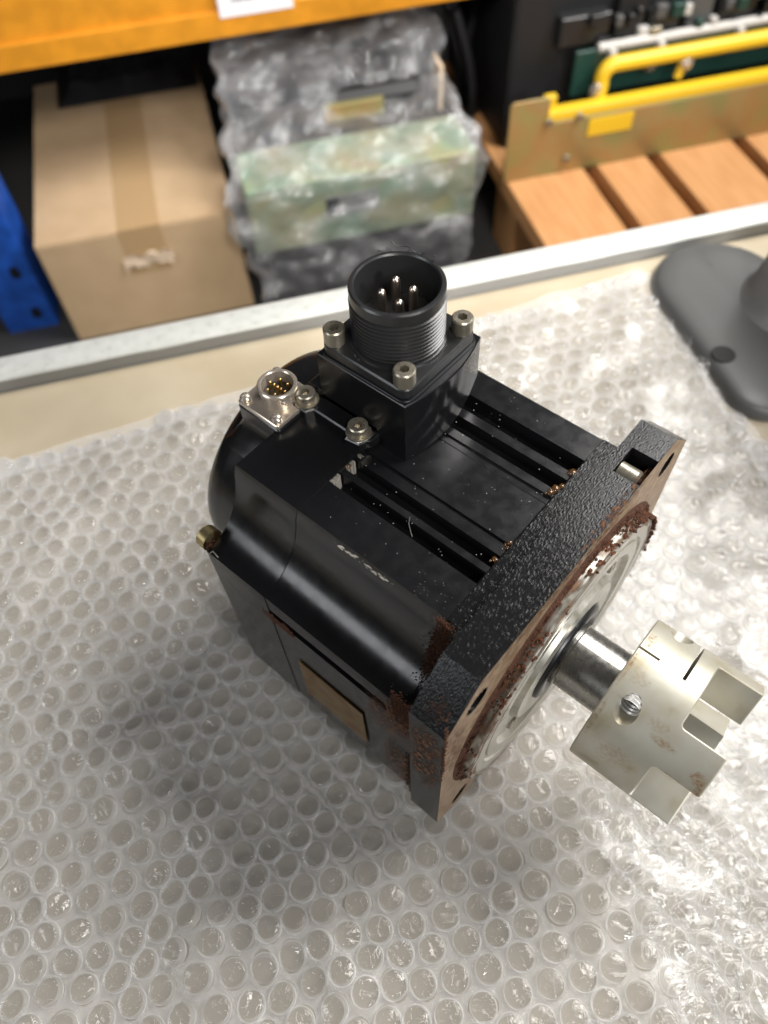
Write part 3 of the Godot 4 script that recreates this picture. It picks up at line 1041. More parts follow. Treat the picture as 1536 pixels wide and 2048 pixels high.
	for k in 5:
		var a := 3.6 + k * 0.32
		var p := c0 + Vector3(cos(a) * 13.4, 109.0, sin(a) * 13.4)
		tube(st, PackedVector3Array([p, p + Vector3(rng.randf_range(-1, 1), 0.8, rng.randf_range(-1, 1)), p + Vector3(rng.randf_range(-2.5, 2.5), 1.2, rng.randf_range(-2, 2))]), 0.14, 5)
	var p2 := c0 + Vector3(-4, 109.1, -13.0)
	tube(st, PackedVector3Array([p2, p2 + Vector3(-2.5, 1.2, 0.4), p2 + Vector3(-5.5, 1.0, 2.2), p2 + Vector3(-7, 2.2, 2.4)]), 0.16, 5)
	obj("swarf", st, M.black_plastic, o)

func scatter(st: SurfaceTool, n: int, where: Callable, lo: float, hi: float, flat := Vector3.ONE) -> void:
	for i in n:
		var s := rng.randf_range(lo, hi) * rng.randf_range(0.5, 1.0)
		grain(st, where.call(), flat * s, 0.35)

# an irregular stain on a flat face: centre, two half-axes and the face's outward normal
func stain(parent: Node3D, c: Vector3, u: Vector3, v: Vector3, m: Material, strength := 1.0) -> void:
	var st := mb()
	var n := 14
	var nrm := u.cross(v).normalized() * 0.06
	var f := noise(FastNoiseLite.TYPE_SIMPLEX, 0.35, int(c.x * 13 + c.z * 7 + c.y), 3)
	var off := Vector2(rng.randf(), rng.randf())
	var put := func(i: int, j: int) -> void:
		var a := -1.0 + 2.0 * i / n
		var b := -1.0 + 2.0 * j / n
		var r := sqrt(a * a + b * b) + 0.35 * f.get_noise_2d(a * 6, b * 6)
		st.set_color(Color(1, 1, 1, clampf((1.0 - r) * 2.4, 0, 1) * strength))
		st.set_uv(Vector2(a, b) * Vector2(u.length(), v.length()) * 0.045 + off)
		st.add_vertex((c + u * a + v * b + nrm) * MM)
	st.set_smooth_group(1)
	for i in n:
		for j in n:
			put.call(i, j)
			put.call(i + 1, j)
			put.call(i + 1, j + 1)
			put.call(i, j)
			put.call(i + 1, j + 1)
			put.call(i, j + 1)
	obj("rust_stain", st, m, parent)

func motor_small_parts(t: Node3D, up: Vector3) -> void:
	var st := mb()
	# corner bolt behind the near ridge
	var b := Transform3D(Basis(Vector3(0, 1, 0), Vector3(-1, 0, 0), Vector3(0, 0, -1)), up + Vector3(-103.4, 36.0, 58.0))
	socket_head(st, b, 4.0, 4.2)
	obj("corner_bolt", st, M.brass_screw, t)
	b.origin = up + Vector3(-103.4, 36.0, -58.0)
	st = mb()
	socket_head(st, b, 4.0, 4.2)
	obj("corner_bolt", st, M.brass_screw, t)
	# name plate on the near side
	st = mb()
	box(st, Transform3D(Basis(), up), Vector3(-52, -22, 61.5), Vector3(31, 33, 0.5), 0.1)
	obj("name_plate", st, M.name_plate_metal, t)
	# white cement in the joint behind the ribs
	st = mb()
	for q in [[24.2, 3.8, 53.2], [17.0, 3.6, 54.2], [12.6, 1.4, 58.6]]:
		for k in 5:
			box(st, Transform3D(Basis(), up), Vector3(-75.5 + rng.randf_range(-0.3, 0.3), (q[2] + 59.4 - rng.randf() * 0.8) / 2, q[0] + q[1] * (k - 2) / 5.0), Vector3(1.2 + rng.randf() * 1.2, 59.4 - q[2], q[1] / 5.0), 0.15)
	obj("joint_cement", st, M.cement, t)
	# amber resin beads in the ends of the slots
	for q in [[-20.2, -15.2, 1.5], [-19.2, -17.2, 1.3], [-20.6, -13.2, 0.9], [-19.4, -23.6, 1.3], [-19.6, 9.4, 0.9], [-19.4, 11.2, 0.6], [-19.8, 16.6, 0.9], [-75.2, 18.0, 0.9]]:
		st = mb()
		grain(st, up + Vector3(q[0], 59.3, q[1]), Vector3(1.0, 0.8, 1.1) * q[2], 0.35, true)
		grain(st, up + Vector3(q[0] - 0.9, 59.0, q[1] + 1.0), Vector3.ONE * q[2] * 0.55, 0.35, true)
		obj("resin_bead", st, M.resin, t)
	# paint chips along the cove edge
	st = mb()
	for i in 46:
		var f := rng.randf()
		var x := lerpf(-58, -38, f) + rng.randf_range(-1, 1)
		grain(st, up + Vector3(x, 59.7 + rng.randf() * 0.25, 42.0 + rng.randf_range(-0.6, 0.4)), Vector3(1.0, 0.14, 0.2) * rng.randf_range(0.2, 1.0), 0.4)
	for i in 30:
		grain(st, up + Vector3(rng.randf_range(-34, -19), 60.0, rng.randf_range(32, 41)), Vector3(0.16, 0.05, 0.10) * rng.randf_range(0.3, 1.0), 0.4)
	tube(st, PackedVector3Array([up + Vector3(-102.6, 32.4, 61.2), up + Vector3(-101.5, 33.9, 60.2), up + Vector3(-98.5, 33.6, 60.6)]), 0.25, 5)
	stuff(obj("paint_chip", st, M.cement, t))
	# dust specks on the upper faces
	st = mb()
	for i in 150:
		grain(st, up + Vector3(rng.randf_range(-74, -1), 59.3 if rng.randf() < 0.5 else 60.05, rng.randf_range(-40, 40)), Vector3(0.12, 0.05, 0.10) * rng.randf_range(0.3, 1.6), 0.4)
	for i in 90:
		var a := rng.randf() * TAU
		grain(st, up + Vector3(-80 + rng.randf_range(-16, 16), 89.25, -13 + rng.randf_range(-16, 16)), Vector3(0.12, 0.05, 0.10) * rng.randf_range(0.3, 1.6), 0.4)
	stuff(obj("dust_speck", st, M.dust, t))
	# rust: crust of grains in the groove round the pilot, at the near corner and along the lower edge
	st = mb()
	var patchy := noise(FastNoiseLite.TYPE_SIMPLEX, 0.09, 77, 3)
	for i in 5200:
		var a := rng.randf() * TAU
		var r := 55.4 + absf(rng.randfn(0, 1.0))
		if patchy.get_noise_2d(cos(a) * 55, sin(a) * 55) < rng.randf_range(-0.35, 0.25):
			continue
		grain(st, up + Vector3(rng.randf_range(0.1, 1.6), cos(a) * r, sin(a) * r), Vector3(0.8, 1, 1) * rng.randf_range(0.10, 0.32), 0.5)
	for i in 900:
		var a := rng.randfn(5.25, 0.35)
		grain(st, up + Vector3(rng.randf_range(1.5, 5.3), cos(a) * 55.3, sin(a) * 55.3), Vector3.ONE * rng.randf_range(0.15, 0.6), 0.5)
	stuff(obj("pilot_rust", st, M.rust, t))
	for i in 44:
		var a := rng.randf_range(-1.5, 1.7) if rng.randf() < 0.75 else rng.randfn(5.25, 0.3)
		var turn := Basis(Vector3.RIGHT, a)
		st = mb()
		for k in 5:
			grain(st, up + Vector3(rng.randf_range(1.5, 4.8), 0, 0) + turn * Vector3(0, 55.3, rng.randf_range(-1.5, 1.5)), Vector3(0.8, 0.3, 1.3) * rng.randf_range(0.25, 0.7), 0.5)
		obj("rust_flake", st, M.rust_flake, t)
	st = mb()
	for i in 3200:     # between body and flange, in the near cove
		var a := clampf(rng.randfn(0.45, 0.28), 0, 1.5)
		grain(st, up + Vector3(-18.4 + rng.randfn(0.0, 1.5), 60.3 - 27 * sin(a) + rng.randf_range(-0.9, 0.3), 61.2 - 19.2 * cos(a) + rng.randf_range(-0.6, 0.6)), Vector3(1.3, 0.7, 1.0) * rng.randf_range(0.06, 0.26), 0.5)
	for i in 3200:     # at the foot of the chamfer
		grain(st, up + Vector3(rng.randf_range(-22, -12), rng.randfn(31, 5.0), 61.3 + rng.randf_range(-0.3, 0.5)), Vector3(1.3, 0.7, 1.0) * rng.randf_range(0.06, 0.26), 0.5)
	for i in 500:     # at the rear end of the side slot
		grain(st, up + Vector3(rng.randf_range(-80, -66), rng.randfn(18.5, 1.4), 61.2), Vector3(1, 1, 0.5) * rng.randf_range(0.12, 0.5), 0.45)
	for i in 260:     # under the corner bolt
		grain(st, up + Vector3(rng.randf_range(-107, -104), rng.randfn(31.8, 1.2), rng.randf_range(56.5, 60.5)), Vector3.ONE * rng.randf_range(0.15, 0.6), 0.45)
	for i in 700:     # lower rim of the body by the flange
		var y := rng.randf_range(-60, -8)
		grain(st, up + Vector3(-13.2 - absf(rng.randfn(0, 2.2)), y, 61.4 + rng.randf_range(-0.2, 0.5)), Vector3(1.3, 0.7, 1.0) * rng.randf_range(0.06, 0.26), 0.5)
	for i in 260:
		grain(st, up + Vector3(rng.randf_range(-0.5, 0.4), rng.randfn(36, 12), 64.9 + rng.randf_range(-0.4, 0.2)), Vector3.ONE * rng.randf_range(0.1, 0.3), 0.45)
	stuff(obj("rust_crust", st, M.rust, t))
	var d := Vector3(0, 1, -1).normalized()
	stain(t, up + Vector3(-6, 55, 61), Vector3(4, 0, 0), d * 4, M.rust_stain, 0.35)
	stain(t, up + Vector3(-6, 36, 65.0), Vector3(6.5, 0, 0), Vector3(0, 14, 0), M.rust_stain, 1.0)
	stain(t, up + Vector3(-6, 12, 65.05), Vector3(6.5, 0, 0), Vector3(0, 26, 0), M.rust_stain, 0.9)
	stain(t, up + Vector3(-24, 14, 61.75), Vector3(11, 0, 0), Vector3(0, 20, 0), M.rust_stain, 0.7)
	stain(t, up + Vector3(-20, -30, 61.75), Vector3(9, 0, 0), Vector3(0, 26, 0), M.rust_stain, 0.8)
	stain(t, up + Vector3(-18, 22, 61.6), Vector3(9, 0, 0), Vector3(0, 16, 0), M.rust_stain, 0.9)
	stain(t, up + Vector3(0.25, 30, 60), Vector3(0, 0, -5.5), Vector3(0, 26, 0), M.rust_stain, 0.55)
	stain(t, up + Vector3(0.25, 62, 5), Vector3(0, 0, -46), Vector3(0, 3.4, 0), M.rust_stain, 0.7)
	stain(t, up + Vector3(-0.8, 65.05, -16), Vector3(1.6, 0, 0), Vector3(0, 0, -20), M.rust_stain, 0.7)
	stain(t, up + Vector3(4.45, 24, 46), Vector3(0, 0, -9), Vector3(0, 9, 0), M.rust_stain, 0.6)
	# short fibre standing on the ribs
	st = mb()
	tube(st, PackedVector3Array([up + Vector3(-43, 60, 26), up + Vector3(-43.4, 62.5, 26.2), up + Vector3(-44.6, 65, 25.6), up + Vector3(-45, 67, 24.6)]), 0.07, 4)
	obj("fibre", st, M.dust, t)

# ------------------------------------------------------------------ coupling on the shaft
const HUB_R := 27.0
func hub_point(s: float, x: float, r: float) -> Vector3:      # s: arc length on the hub's outside, 0 = towards +z, rising towards +y
	var a := s / HUB_R
	return Vector3(x, 65.0 + sin(a) * r, cos(a) * r)

func coupling() -> void:
	var t := thing("shaft_coupling", "dull silver jaw coupling with rust spots clamped on the motor shaft", "coupling", Vector3.ZERO)
	var up := Vector3(0, 65, 0)
	var deg := HUB_R * PI / 180.0
	# the right-hand rim, unrolled: gap floors at 46.9 and jaws out to 61.8, with rounded corners; it starts in the middle of a gap
	var rim := PackedVector2Array()
	var start := (51.5 - 45.0) * deg
	for k in 4:
		var a := (51.5 + 90.0 * k - 15.8) * deg
		var b := (51.5 + 90.0 * k + 15.8) * deg
		var first := start + 90.0 * deg * k
		for i in 6:
			rim.append(Vector2(lerpf(first, a - 1.4, i / 5.0), 46.9))
		for i in range(1, 6):
			var w := PI / 2 * i / 5
			rim.append(Vector2(a - 1.4 + 1.4 * sin(w), 48.3 - 1.4 * cos(w)))
		for i in 6:
			var w := PI / 2 * i / 5
			rim.append(Vector2(a + 0.8 - 0.8 * cos(w), 61.0 + 0.8 * sin(w)))
		for i in range(1, 6):
			rim.append(Vector2(lerpf(a + 0.8, b - 0.8, i / 6.0), 61.8))
		for i in 6:
			var w := PI / 2 * i / 5
			rim.append(Vector2(b - 0.8 + 0.8 * sin(w), 61.0 + 0.8 * cos(w)))
		for i in 5:
			var w := PI / 2 * i / 5
			rim.append(Vector2(b + 1.4 - 1.4 * cos(w), 48.3 - 1.4 * sin(w)))
		for i in 5:
			rim.append(Vector2(lerpf(b + 1.4, first + 90.0 * deg, i / 5.0), 46.9))
	var turn := 360.0 * deg
	rim.append(Vector2(start + turn, 46.9))
	var n := rim.size()
	var eroded := PackedVector2Array()
	for i in n:
		var e0 := (rim[i] - rim[maxi(i - 1, 0)]) if i > 0 else rim[1] - rim[0]
		var e1 := (rim[mini(i + 1, n - 1)] - rim[i]) if i < n - 1 else rim[n - 1] - rim[n - 2]
		var d := (e0.normalized() + e1.normalized()).normalized()
		eroded.append(rim[i] - Vector2(-d.y, d.x) * 0.4)
	var region := PackedVector2Array(eroded)
	region[0].x = start
	region[n - 1].x = start + turn
	region.append(Vector2(start + turn, 24.75))
	region.append(Vector2(start, 24.75))
	# openings: two clamp slits, the clamp screw's counterbore and its threaded far end
	var holes: Array[PackedVector2Array] = []
	holes.append(PackedVector2Array([Vector2(96.0 * deg, 20), Vector2(98.0 * deg, 20), Vector2(98.0 * deg, 31.7), Vector2(96.0 * deg, 31.7)]))
	var slit := PackedVector2Array()
	for i in 31:
		slit.append(Vector2(lerpf(94.5, 206.0, i / 30.0) * deg, 39.9))
	for i in 31:
		slit.append(Vector2(lerpf(206.0, 94.5, i / 30.0) * deg, 41.0))
	holes.append(slit)
	var bore := PackedVector2Array()
	var thread := PackedVector2Array()
	for i in 40:
		var w := TAU * i / 40
		bore.append(Vector2((97.0 + rad_to_deg(acos((19.8 + 4.2 * cos(w)) / HUB_R))) * deg, 33.0 + 4.2 * sin(w)))
		thread.append(Vector2((97.0 - rad_to_deg(acos((20.3 + 3.5 * cos(w)) / HUB_R))) * deg, 32.2 + 3.5 * sin(w)))
	holes.append(bore)
	holes.append(thread)
	var st := mb()
	var strips := 180
	for k in strips:
		var s0 := start + turn * k / strips
		var s1 := start + turn * (k + 1) / strips
		var pieces := Geometry2D.intersect_polygons(region, PackedVector2Array([Vector2(s0, 10), Vector2(s1, 10), Vector2(s1, 90), Vector2(s0, 90)]))
		for h in holes:
			var left: Array[PackedVector2Array] = []
			for p in pieces:
				left.append_array(Geometry2D.clip_polygons(p, h))
			pieces = left
		for p in pieces:
			if Geometry2D.is_polygon_clockwise(p) and pieces.size() > 1 and p.size() < 3:
				continue
			var idx := Geometry2D.triangulate_polygon(p)
			for q in idx.size() / 3:
				var a: Vector2 = p[idx[q * 3]]
				var b: Vector2 = p[idx[q * 3 + 1]]
				var c: Vector2 = p[idx[q * 3 + 2]]
				var m := (a + b + c) / 3.0
				hub_tri(st, a, b, c, m)
	# rounded edge and the walls behind the rim
	for i in n - 1:
		var a := rim[i]
		var b := rim[i + 1]
		var d := (b - a).normalized()
		var mid := (a + b) / 2.0
		var radial := hub_point(mid.x, 0, 1.0) - up
		var along_s := hub_point(mid.x + 0.5, 0, HUB_R) - hub_point(mid.x - 0.5, 0, HUB_R)
		var out := along_s * -d.y + Vector3.RIGHT * d.x
		quad(st, hub_point(eroded[i].x, eroded[i].y, HUB_R), hub_point(eroded[i + 1].x, eroded[i + 1].y, HUB_R), hub_point(b.x, b.y, HUB_R - 0.4), hub_point(a.x, a.y, HUB_R - 0.4), out + radial, 12)
		quad(st, hub_point(a.x, a.y, HUB_R - 0.4), hub_point(b.x, b.y, HUB_R - 0.4), hub_point(b.x, b.y, 14.0), hub_point(a.x, a.y, 14.0), out, 13)
		if a.y > 48 and b.y > 48:
			quad(st, hub_point(a.x, a.y, 14.0), hub_point(b.x, b.y, 14.0), hub_point(b.x, 46.9, 14.0), hub_point(a.x, 46.9, 14.0), -radial, 14)
	# left end face, inner bore
	lathe(st, axis_x(up), [Vector2(12.05, 46.8), Vector2(12.05, 24.3), Vector2(26.55, 24.3), Vector2(27.0, 24.75)], 120)
	lathe(st, axis_x(up), [Vector2(14.0, 46.9), Vector2(12.05, 46.8)], 60)
	# the openings' own walls
	var lines := [Vector3.ZERO, Vector3.ZERO, hub_point(187.0 * deg, 0, 1.0) - up, hub_point(7.0 * deg, 0, 1.0) - up]
	for h in 4:
		var loop := holes[h]
		var centre := Vector2.ZERO
		for p in loop:
			centre += p / loop.size()
		for i in loop.size():
			var a := loop[i]
			var b := loop[(i + 1) % loop.size()]
			if h == 0 and a.y < 24 and b.y < 24:
				continue
			a.y = maxf(a.y, 24.4)
			b.y = maxf(b.y, 24.4)
			var a0 := hub_point(a.x, a.y, HUB_R)
			var b0 := hub_point(b.x, b.y, HUB_R)
			var ai := hub_point(a.x, a.y, 12.5)
			var bi := hub_point(b.x, b.y, 12.5)
			if h >= 2:
				ai = a0 - lines[h] * (10.0 if h == 2 else 13.0)
				bi = b0 - lines[h] * (10.0 if h == 2 else 13.0)
			var inward := hub_point(centre.x, centre.y, HUB_R) - (a0 + b0) / 2.0
			if h == 1:
				inward = Vector3.RIGHT * (1.0 if a.y < 40.5 else -1.0)
			quad(st, a0, b0, bi, ai, inward, 20 + h if h >= 2 else -1)
		if h == 2:
			for i in loop.size():
				var a: Vector3 = hub_point(loop[i].x, loop[i].y, HUB_R) - lines[2] * 10.0
				var b: Vector3 = hub_point(loop[(i + 1) % loop.size()].x, loop[(i + 1) % loop.size()].y, HUB_R) - lines[2] * 10.0
				tri(st, a, b, hub_point(centre.x, centre.y, HUB_R) - lines[2] * 10.0, lines[2])
	obj("hub", st, M.satin_aluminium, t)
	st = mb()      # the thread's ridges
	var mouth: Vector3 = up + (hub_point(97.0 * deg, 0, 1.0) - up) * 20.3 + Vector3(32.2, 0, 0)
	for k in 8:
		var line: Vector3 = lines[3]
		lathe(st, frame(mouth + line * (6.0 + k * 1.3), line, Vector3.RIGHT), [Vector2(3.55, 0), Vector2(3.0, 0.62), Vector2(3.55, 1.24)], 28)
	obj("hole_thread", st, M.bright_aluminium, t)
	st = mb()      # clamp screw at the bottom of its counterbore
	socket_head(st, frame(up + (hub_point(97.0 * deg, 0, 1.0) - up) * 19.8 + Vector3(33.0, 0, 0) + lines[2] * 8.5, lines[2], Vector3.RIGHT), 3.6, 3.0)
	obj("clamp_screw", st, M.zinc_screw, t)
	for q in [[58.4, 46, 2.6, 2.4, 1.0], [60.3, 40, 1.2, 3.0, 1.0], [45.5, 52, 4.5, 1.5, 0.7], [42.0, 60, 4.0, 2.5, 0.35], [26.3, 106, 2.0, 4.0, 0.9], [25.4, 84, 0.9, 9.0, 0.8], [25.6, 40, 1.0, 8.0, 0.6], [36.0, 22, 7.0, 5.0, 0.35], [30.0, 78, 4.0, 3.0, 0.3], [52.0, 36, 4.0, 1.0, 0.5], [55.0, 124, 5.0, 1.2, 0.5]]:
		var a := deg_to_rad(q[1])
		bent_stain(t, q[0], a, q[2], q[3], q[4])

# a stain that follows the hub's round outside
func bent_stain(parent: Node3D, x: float, a: float, hx: float, hs: float, strength: float) -> void:
	var st := mb()
	var n := 12
	var f := noise(FastNoiseLite.TYPE_SIMPLEX, 0.4, int(x * 31 + a * 77), 3)
	var off := Vector2(rng.randf(), rng.randf())
	st.set_smooth_group(1)
	for i in n:
		for j in n:
			for q in [[i, j], [i + 1, j], [i + 1, j + 1], [i, j], [i + 1, j + 1], [i, j + 1]]:
				var u: float = -1.0 + 2.0 * q[0] / n
				var v: float = -1.0 + 2.0 * q[1] / n
				var r := sqrt(u * u + v * v) + 0.35 * f.get_noise_2d(u * 6, v * 6)
				st.set_color(Color(1, 1, 1, clampf((1.0 - r) * 2.2, 0, 1) * strength))
				st.set_uv(Vector2(u * hx, v * hs) * 0.045 + off)
				st.add_vertex(hub_point(a * HUB_R + v * hs, clampf(x + u * hx, 24.8, 61.3), HUB_R + 0.03) * MM)
	obj("stain", st, M.brown_stain, parent)

func hub_tri(st: SurfaceTool, a: Vector2, b: Vector2, c: Vector2, m: Vector2) -> void:
	var out := hub_point(m.x, 0, 1.0) - Vector3(0, 65, 0)
	tri(st, hub_point(a.x, a.y, HUB_R), hub_point(b.x, b.y, HUB_R), hub_point(c.x, c.y, HUB_R), out, 11)

# ------------------------------------------------------------------ grey stand at the right
func grey_stand() -> void:
	var t := thing("grey_stand", "dark grey moulded plastic stand with a countersunk hole at the right of the wrap", "stand", yonder(0, -69.6, 0), RACK_TURN)
	var st := mb()
	var plan := PackedVector2Array()
	for c in 4:
		var centre := Vector2([306, 262, 282, 282][c], [-226, -226, -308, -308][c])
		var r: float = [22.0, 20.0, 40.0, 40.0][c]
		for k in 9:
			var a := (c + k / 8.0) * PI / 2
			plan.append(centre + Vector2(cos(a), sin(a)) * r)
	var rings := [[0.0, 0.0], [0.0, 3.0], [0.6, 5.5], [2.0, 7.2], [4.0, 8.0], [8.0, 8.6], [14.0, 9.0]]
	var n := plan.size()
	for r in rings.size() - 1:
		var pa := inset(plan, rings[r][0])
		var pb := inset(plan, rings[r + 1][0])
		for i in n:
			var j := (i + 1) % n
			var o := plan[i] - Vector2(284, -265)
			quad(st, Vector3(pa[i].x, rings[r][1], pa[i].y), Vector3(pa[j].x, rings[r][1], pa[j].y), Vector3(pb[j].x, rings[r + 1][1], pb[j].y), Vector3(pb[i].x, rings[r + 1][1], pb[i].y), Vector3(o.x, 20, o.y), 3)
	var cap := inset(plan, 14.0)
	var idx := Geometry2D.triangulate_polygon(cap)
	for k in idx.size() / 3:
		tri(st, Vector3(cap[idx[k * 3]].x, 9, cap[idx[k * 3]].y), Vector3(cap[idx[k * 3 + 1]].x, 9, cap[idx[k * 3 + 1]].y), Vector3(cap[idx[k * 3 + 2]].x, 9, cap[idx[k * 3 + 2]].y), Vector3.UP, 3)
	obj("base", st, M.grey_plastic, t)
	st = mb()
	lathe(st, frame(Vector3(252, 8.75, -252)), [Vector2(6.6, -0.6), Vector2(6.6, 0.30), Vector2(6.3, 0.42), Vector2(5.6, 0.34), Vector2(0, 0.30)], 28)
	obj("countersunk_hole", st, M.dark_hole, t)
	st = mb()
	var neck := Transform3D(Basis(Vector3(1, 0, 0), Vector3(0.25, 0.95, -0.1), Vector3(0, 0, 1)), Vector3(316, 7, -276))
	lathe(st, neck, [Vector2(38, 0), Vector2(35, 3), Vector2(33, 8), Vector2(32, 20), Vector2(31, 60), Vector2(30, 90), Vector2(0, 94)], 48, true)
	obj("column", st, M.light_grey_plastic, t)
	st = mb()
	box(st, Transform3D(), Vector3(366, 116, -225), Vector3(30, 220, 150), 10)
	obj("upright_panel", st, M.grey_plastic, t)

# ------------------------------------------------------------------ the storage rack and what is on it (frame: x along, -z away)
func rack() -> void:
	var t := thing("storage_rack", "blue and orange pallet rack behind the workbench with a white label on its beam", "rack", yonder(0, -890, 0), RACK_TURN)
	var st := mb()
	# stepped orange beam: lower lip, then a taller face set back
	box(st, Transform3D(), Vector3(-60, 890 - 132 + 12.5, -905), Vector3(1300, 25, 50), 1.5)
	box(st, Transform3D(), Vector3(-60, 890 - 107 + 42, -908), Vector3(1300, 86, 46), 2)
	obj("orange_beam", st, M.orange_paint, t)
	st = mb()
	box(st, Transform3D(), Vector3(-60, 890 - 22 + 10, -1300), Vector3(1300, 20, 740), 1)
	obj("upper_deck", st, M.shelf_steel, t)
	st = mb()
	box(st, Transform3D(), Vector3(150, 890 - 430, -1000), Vector3(1900, 20, 900), 1)
	obj("lower_deck", st, M.shelf_steel, t)
	st = mb()
	box(st, Transform3D(), Vector3(80, 890 - 96 + 5, -879.4), Vector3(78, 44, 0.6), 0.1)
	var lab := obj("label", st, M.white_label, t)
	lab.set_meta("label", "white barcode label on the orange beam")
	st = mb()
	var x := 56.0
	while x < 106:
		var w := rng.randf_range(0.7, 2.6)
		box(st, Transform3D(), Vector3(x + w / 2, 890 - 92, -879.05), Vector3(w, 15, 0.12), 0)
		x += w + rng.randf_range(0.8, 2.4)
	obj("barcode", st, M.print, lab)
	for a in [-276.0, 1150.0]:
		st = mb()
		# open channel upright: front face with slots, two side flanges
		box(st, Transform3D(), Vector3(a, 890 - 300 + 500, -842), Vector3(62, 2400, 3), 0.5)
		box(st, Transform3D(), Vector3(a + 30, 890 - 300 + 500, -874), Vector3(3, 2400, 60), 0.5)
		box(st, Transform3D(), Vector3(a - 30, 890 - 300 + 500, -874), Vector3(3, 2400, 60), 0.5)
		var post := obj("blue_upright", st, M.blue_paint, t)
		for k in 12:
			for s in [12]:
				st = mb()
				prism(st, Transform3D(Basis(Vector3(1, 0, 0), Vector3(0, 0, 1), Vector3(0, -1, 0)), Vector3(a + s, 890 - 520 + k * 62.0, -840.4)), PackedVector2Array([Vector2(-4.5, -8), Vector2(4.5, -8), Vector2(6.5, 4), Vector2(4, 8), Vector2(-4, 8), Vector2(-6.5, 4)]), 0, 0.15)
				obj("slot", st, M.dark_hole, post)

func cardboard_box() -> void:
	# closed carton: top at -280, front at d = 800
	var t := thing("cardboard_box", "brown cardboard carton sealed with tape, left of the film wrapped unit", "box", yonder(-105, -420, 800), RACK_TURN)
	var w := 228.0
	var st := mb()
	box(st, Transform3D(), Vector3(0, 69.5, -185), Vector3(w, 139, 370), 1.5)
	obj("carton", st, M.cardboard, t)
	for s in [-1, 1]:
		st = mb()
		box(st, Transform3D(), Vector3(s * (w / 4 + 0.2), 140, -185), Vector3(w / 2 - 1.2, 2.4, 369), 0.6)
		obj("flap", st, M.cardboard, t)
	st = mb()
	box(st, Transform3D(), Vector3(4, 141.5, -185), Vector3(48, 0.4, 370.6), 0.1)
	box(st, Transform3D(), Vector3(4, 112, 0.3), Vector3(48, 60, 0.4), 0.1)
	obj("tape", st, M.parcel_tape, t)
	st = mb()
	var f := noise(FastNoiseLite.TYPE_SIMPLEX, 0.08, 2, 3)
	for i in 12:
		for j in 6:
			var p := func(a: int, b: int) -> Vector3:
				var x := -30.0 + 60.0 * a / 12
				return Vector3(4 + x, 92 + 16.0 * b / 6 + f.get_noise_2d(x, b) * 7, 0.9 + absf(f.get_noise_2d(x * 2, b * 9)) * 5)
			quad(st, p.call(i, j), p.call(i + 1, j), p.call(i + 1, j + 1), p.call(i, j + 1), Vector3(0, 0, 1), 2)
	obj("torn_tape", st, M.pale_paper, t)
	# dark film pack lying on top towards the back
	var p2 := thing("dark_film_pack", "dark film pack in shadow on the back of the cardboard carton", "pack", yonder(-90, -277, 1140), RACK_TURN)
	st = mb()
	var g := noise(FastNoiseLite.TYPE_CELLULAR, 0.02, 5, 2)
	var h := func(i: int, j: int) -> Vector3:
		var x := -95.0 + 190.0 * i / 40
		var z := -60.0 + 110.0 * j / 24
		var e := minf(1.0, minf(minf(i, 40 - i) / 5.0, minf(j, 24 - j) / 4.0))
		return Vector3(x, 1.0 + e * (26.0 + 18.0 * g.get_noise_2d(x, z)), z)
	for i in 40:
		for j in 24:
			quad(st, h.call(i, j), h.call(i + 1, j), h.call(i + 1, j + 1), h.call(i, j + 1), Vector3.UP, -1)
	obj("crumpled_film", st, M.black_plastic, p2)

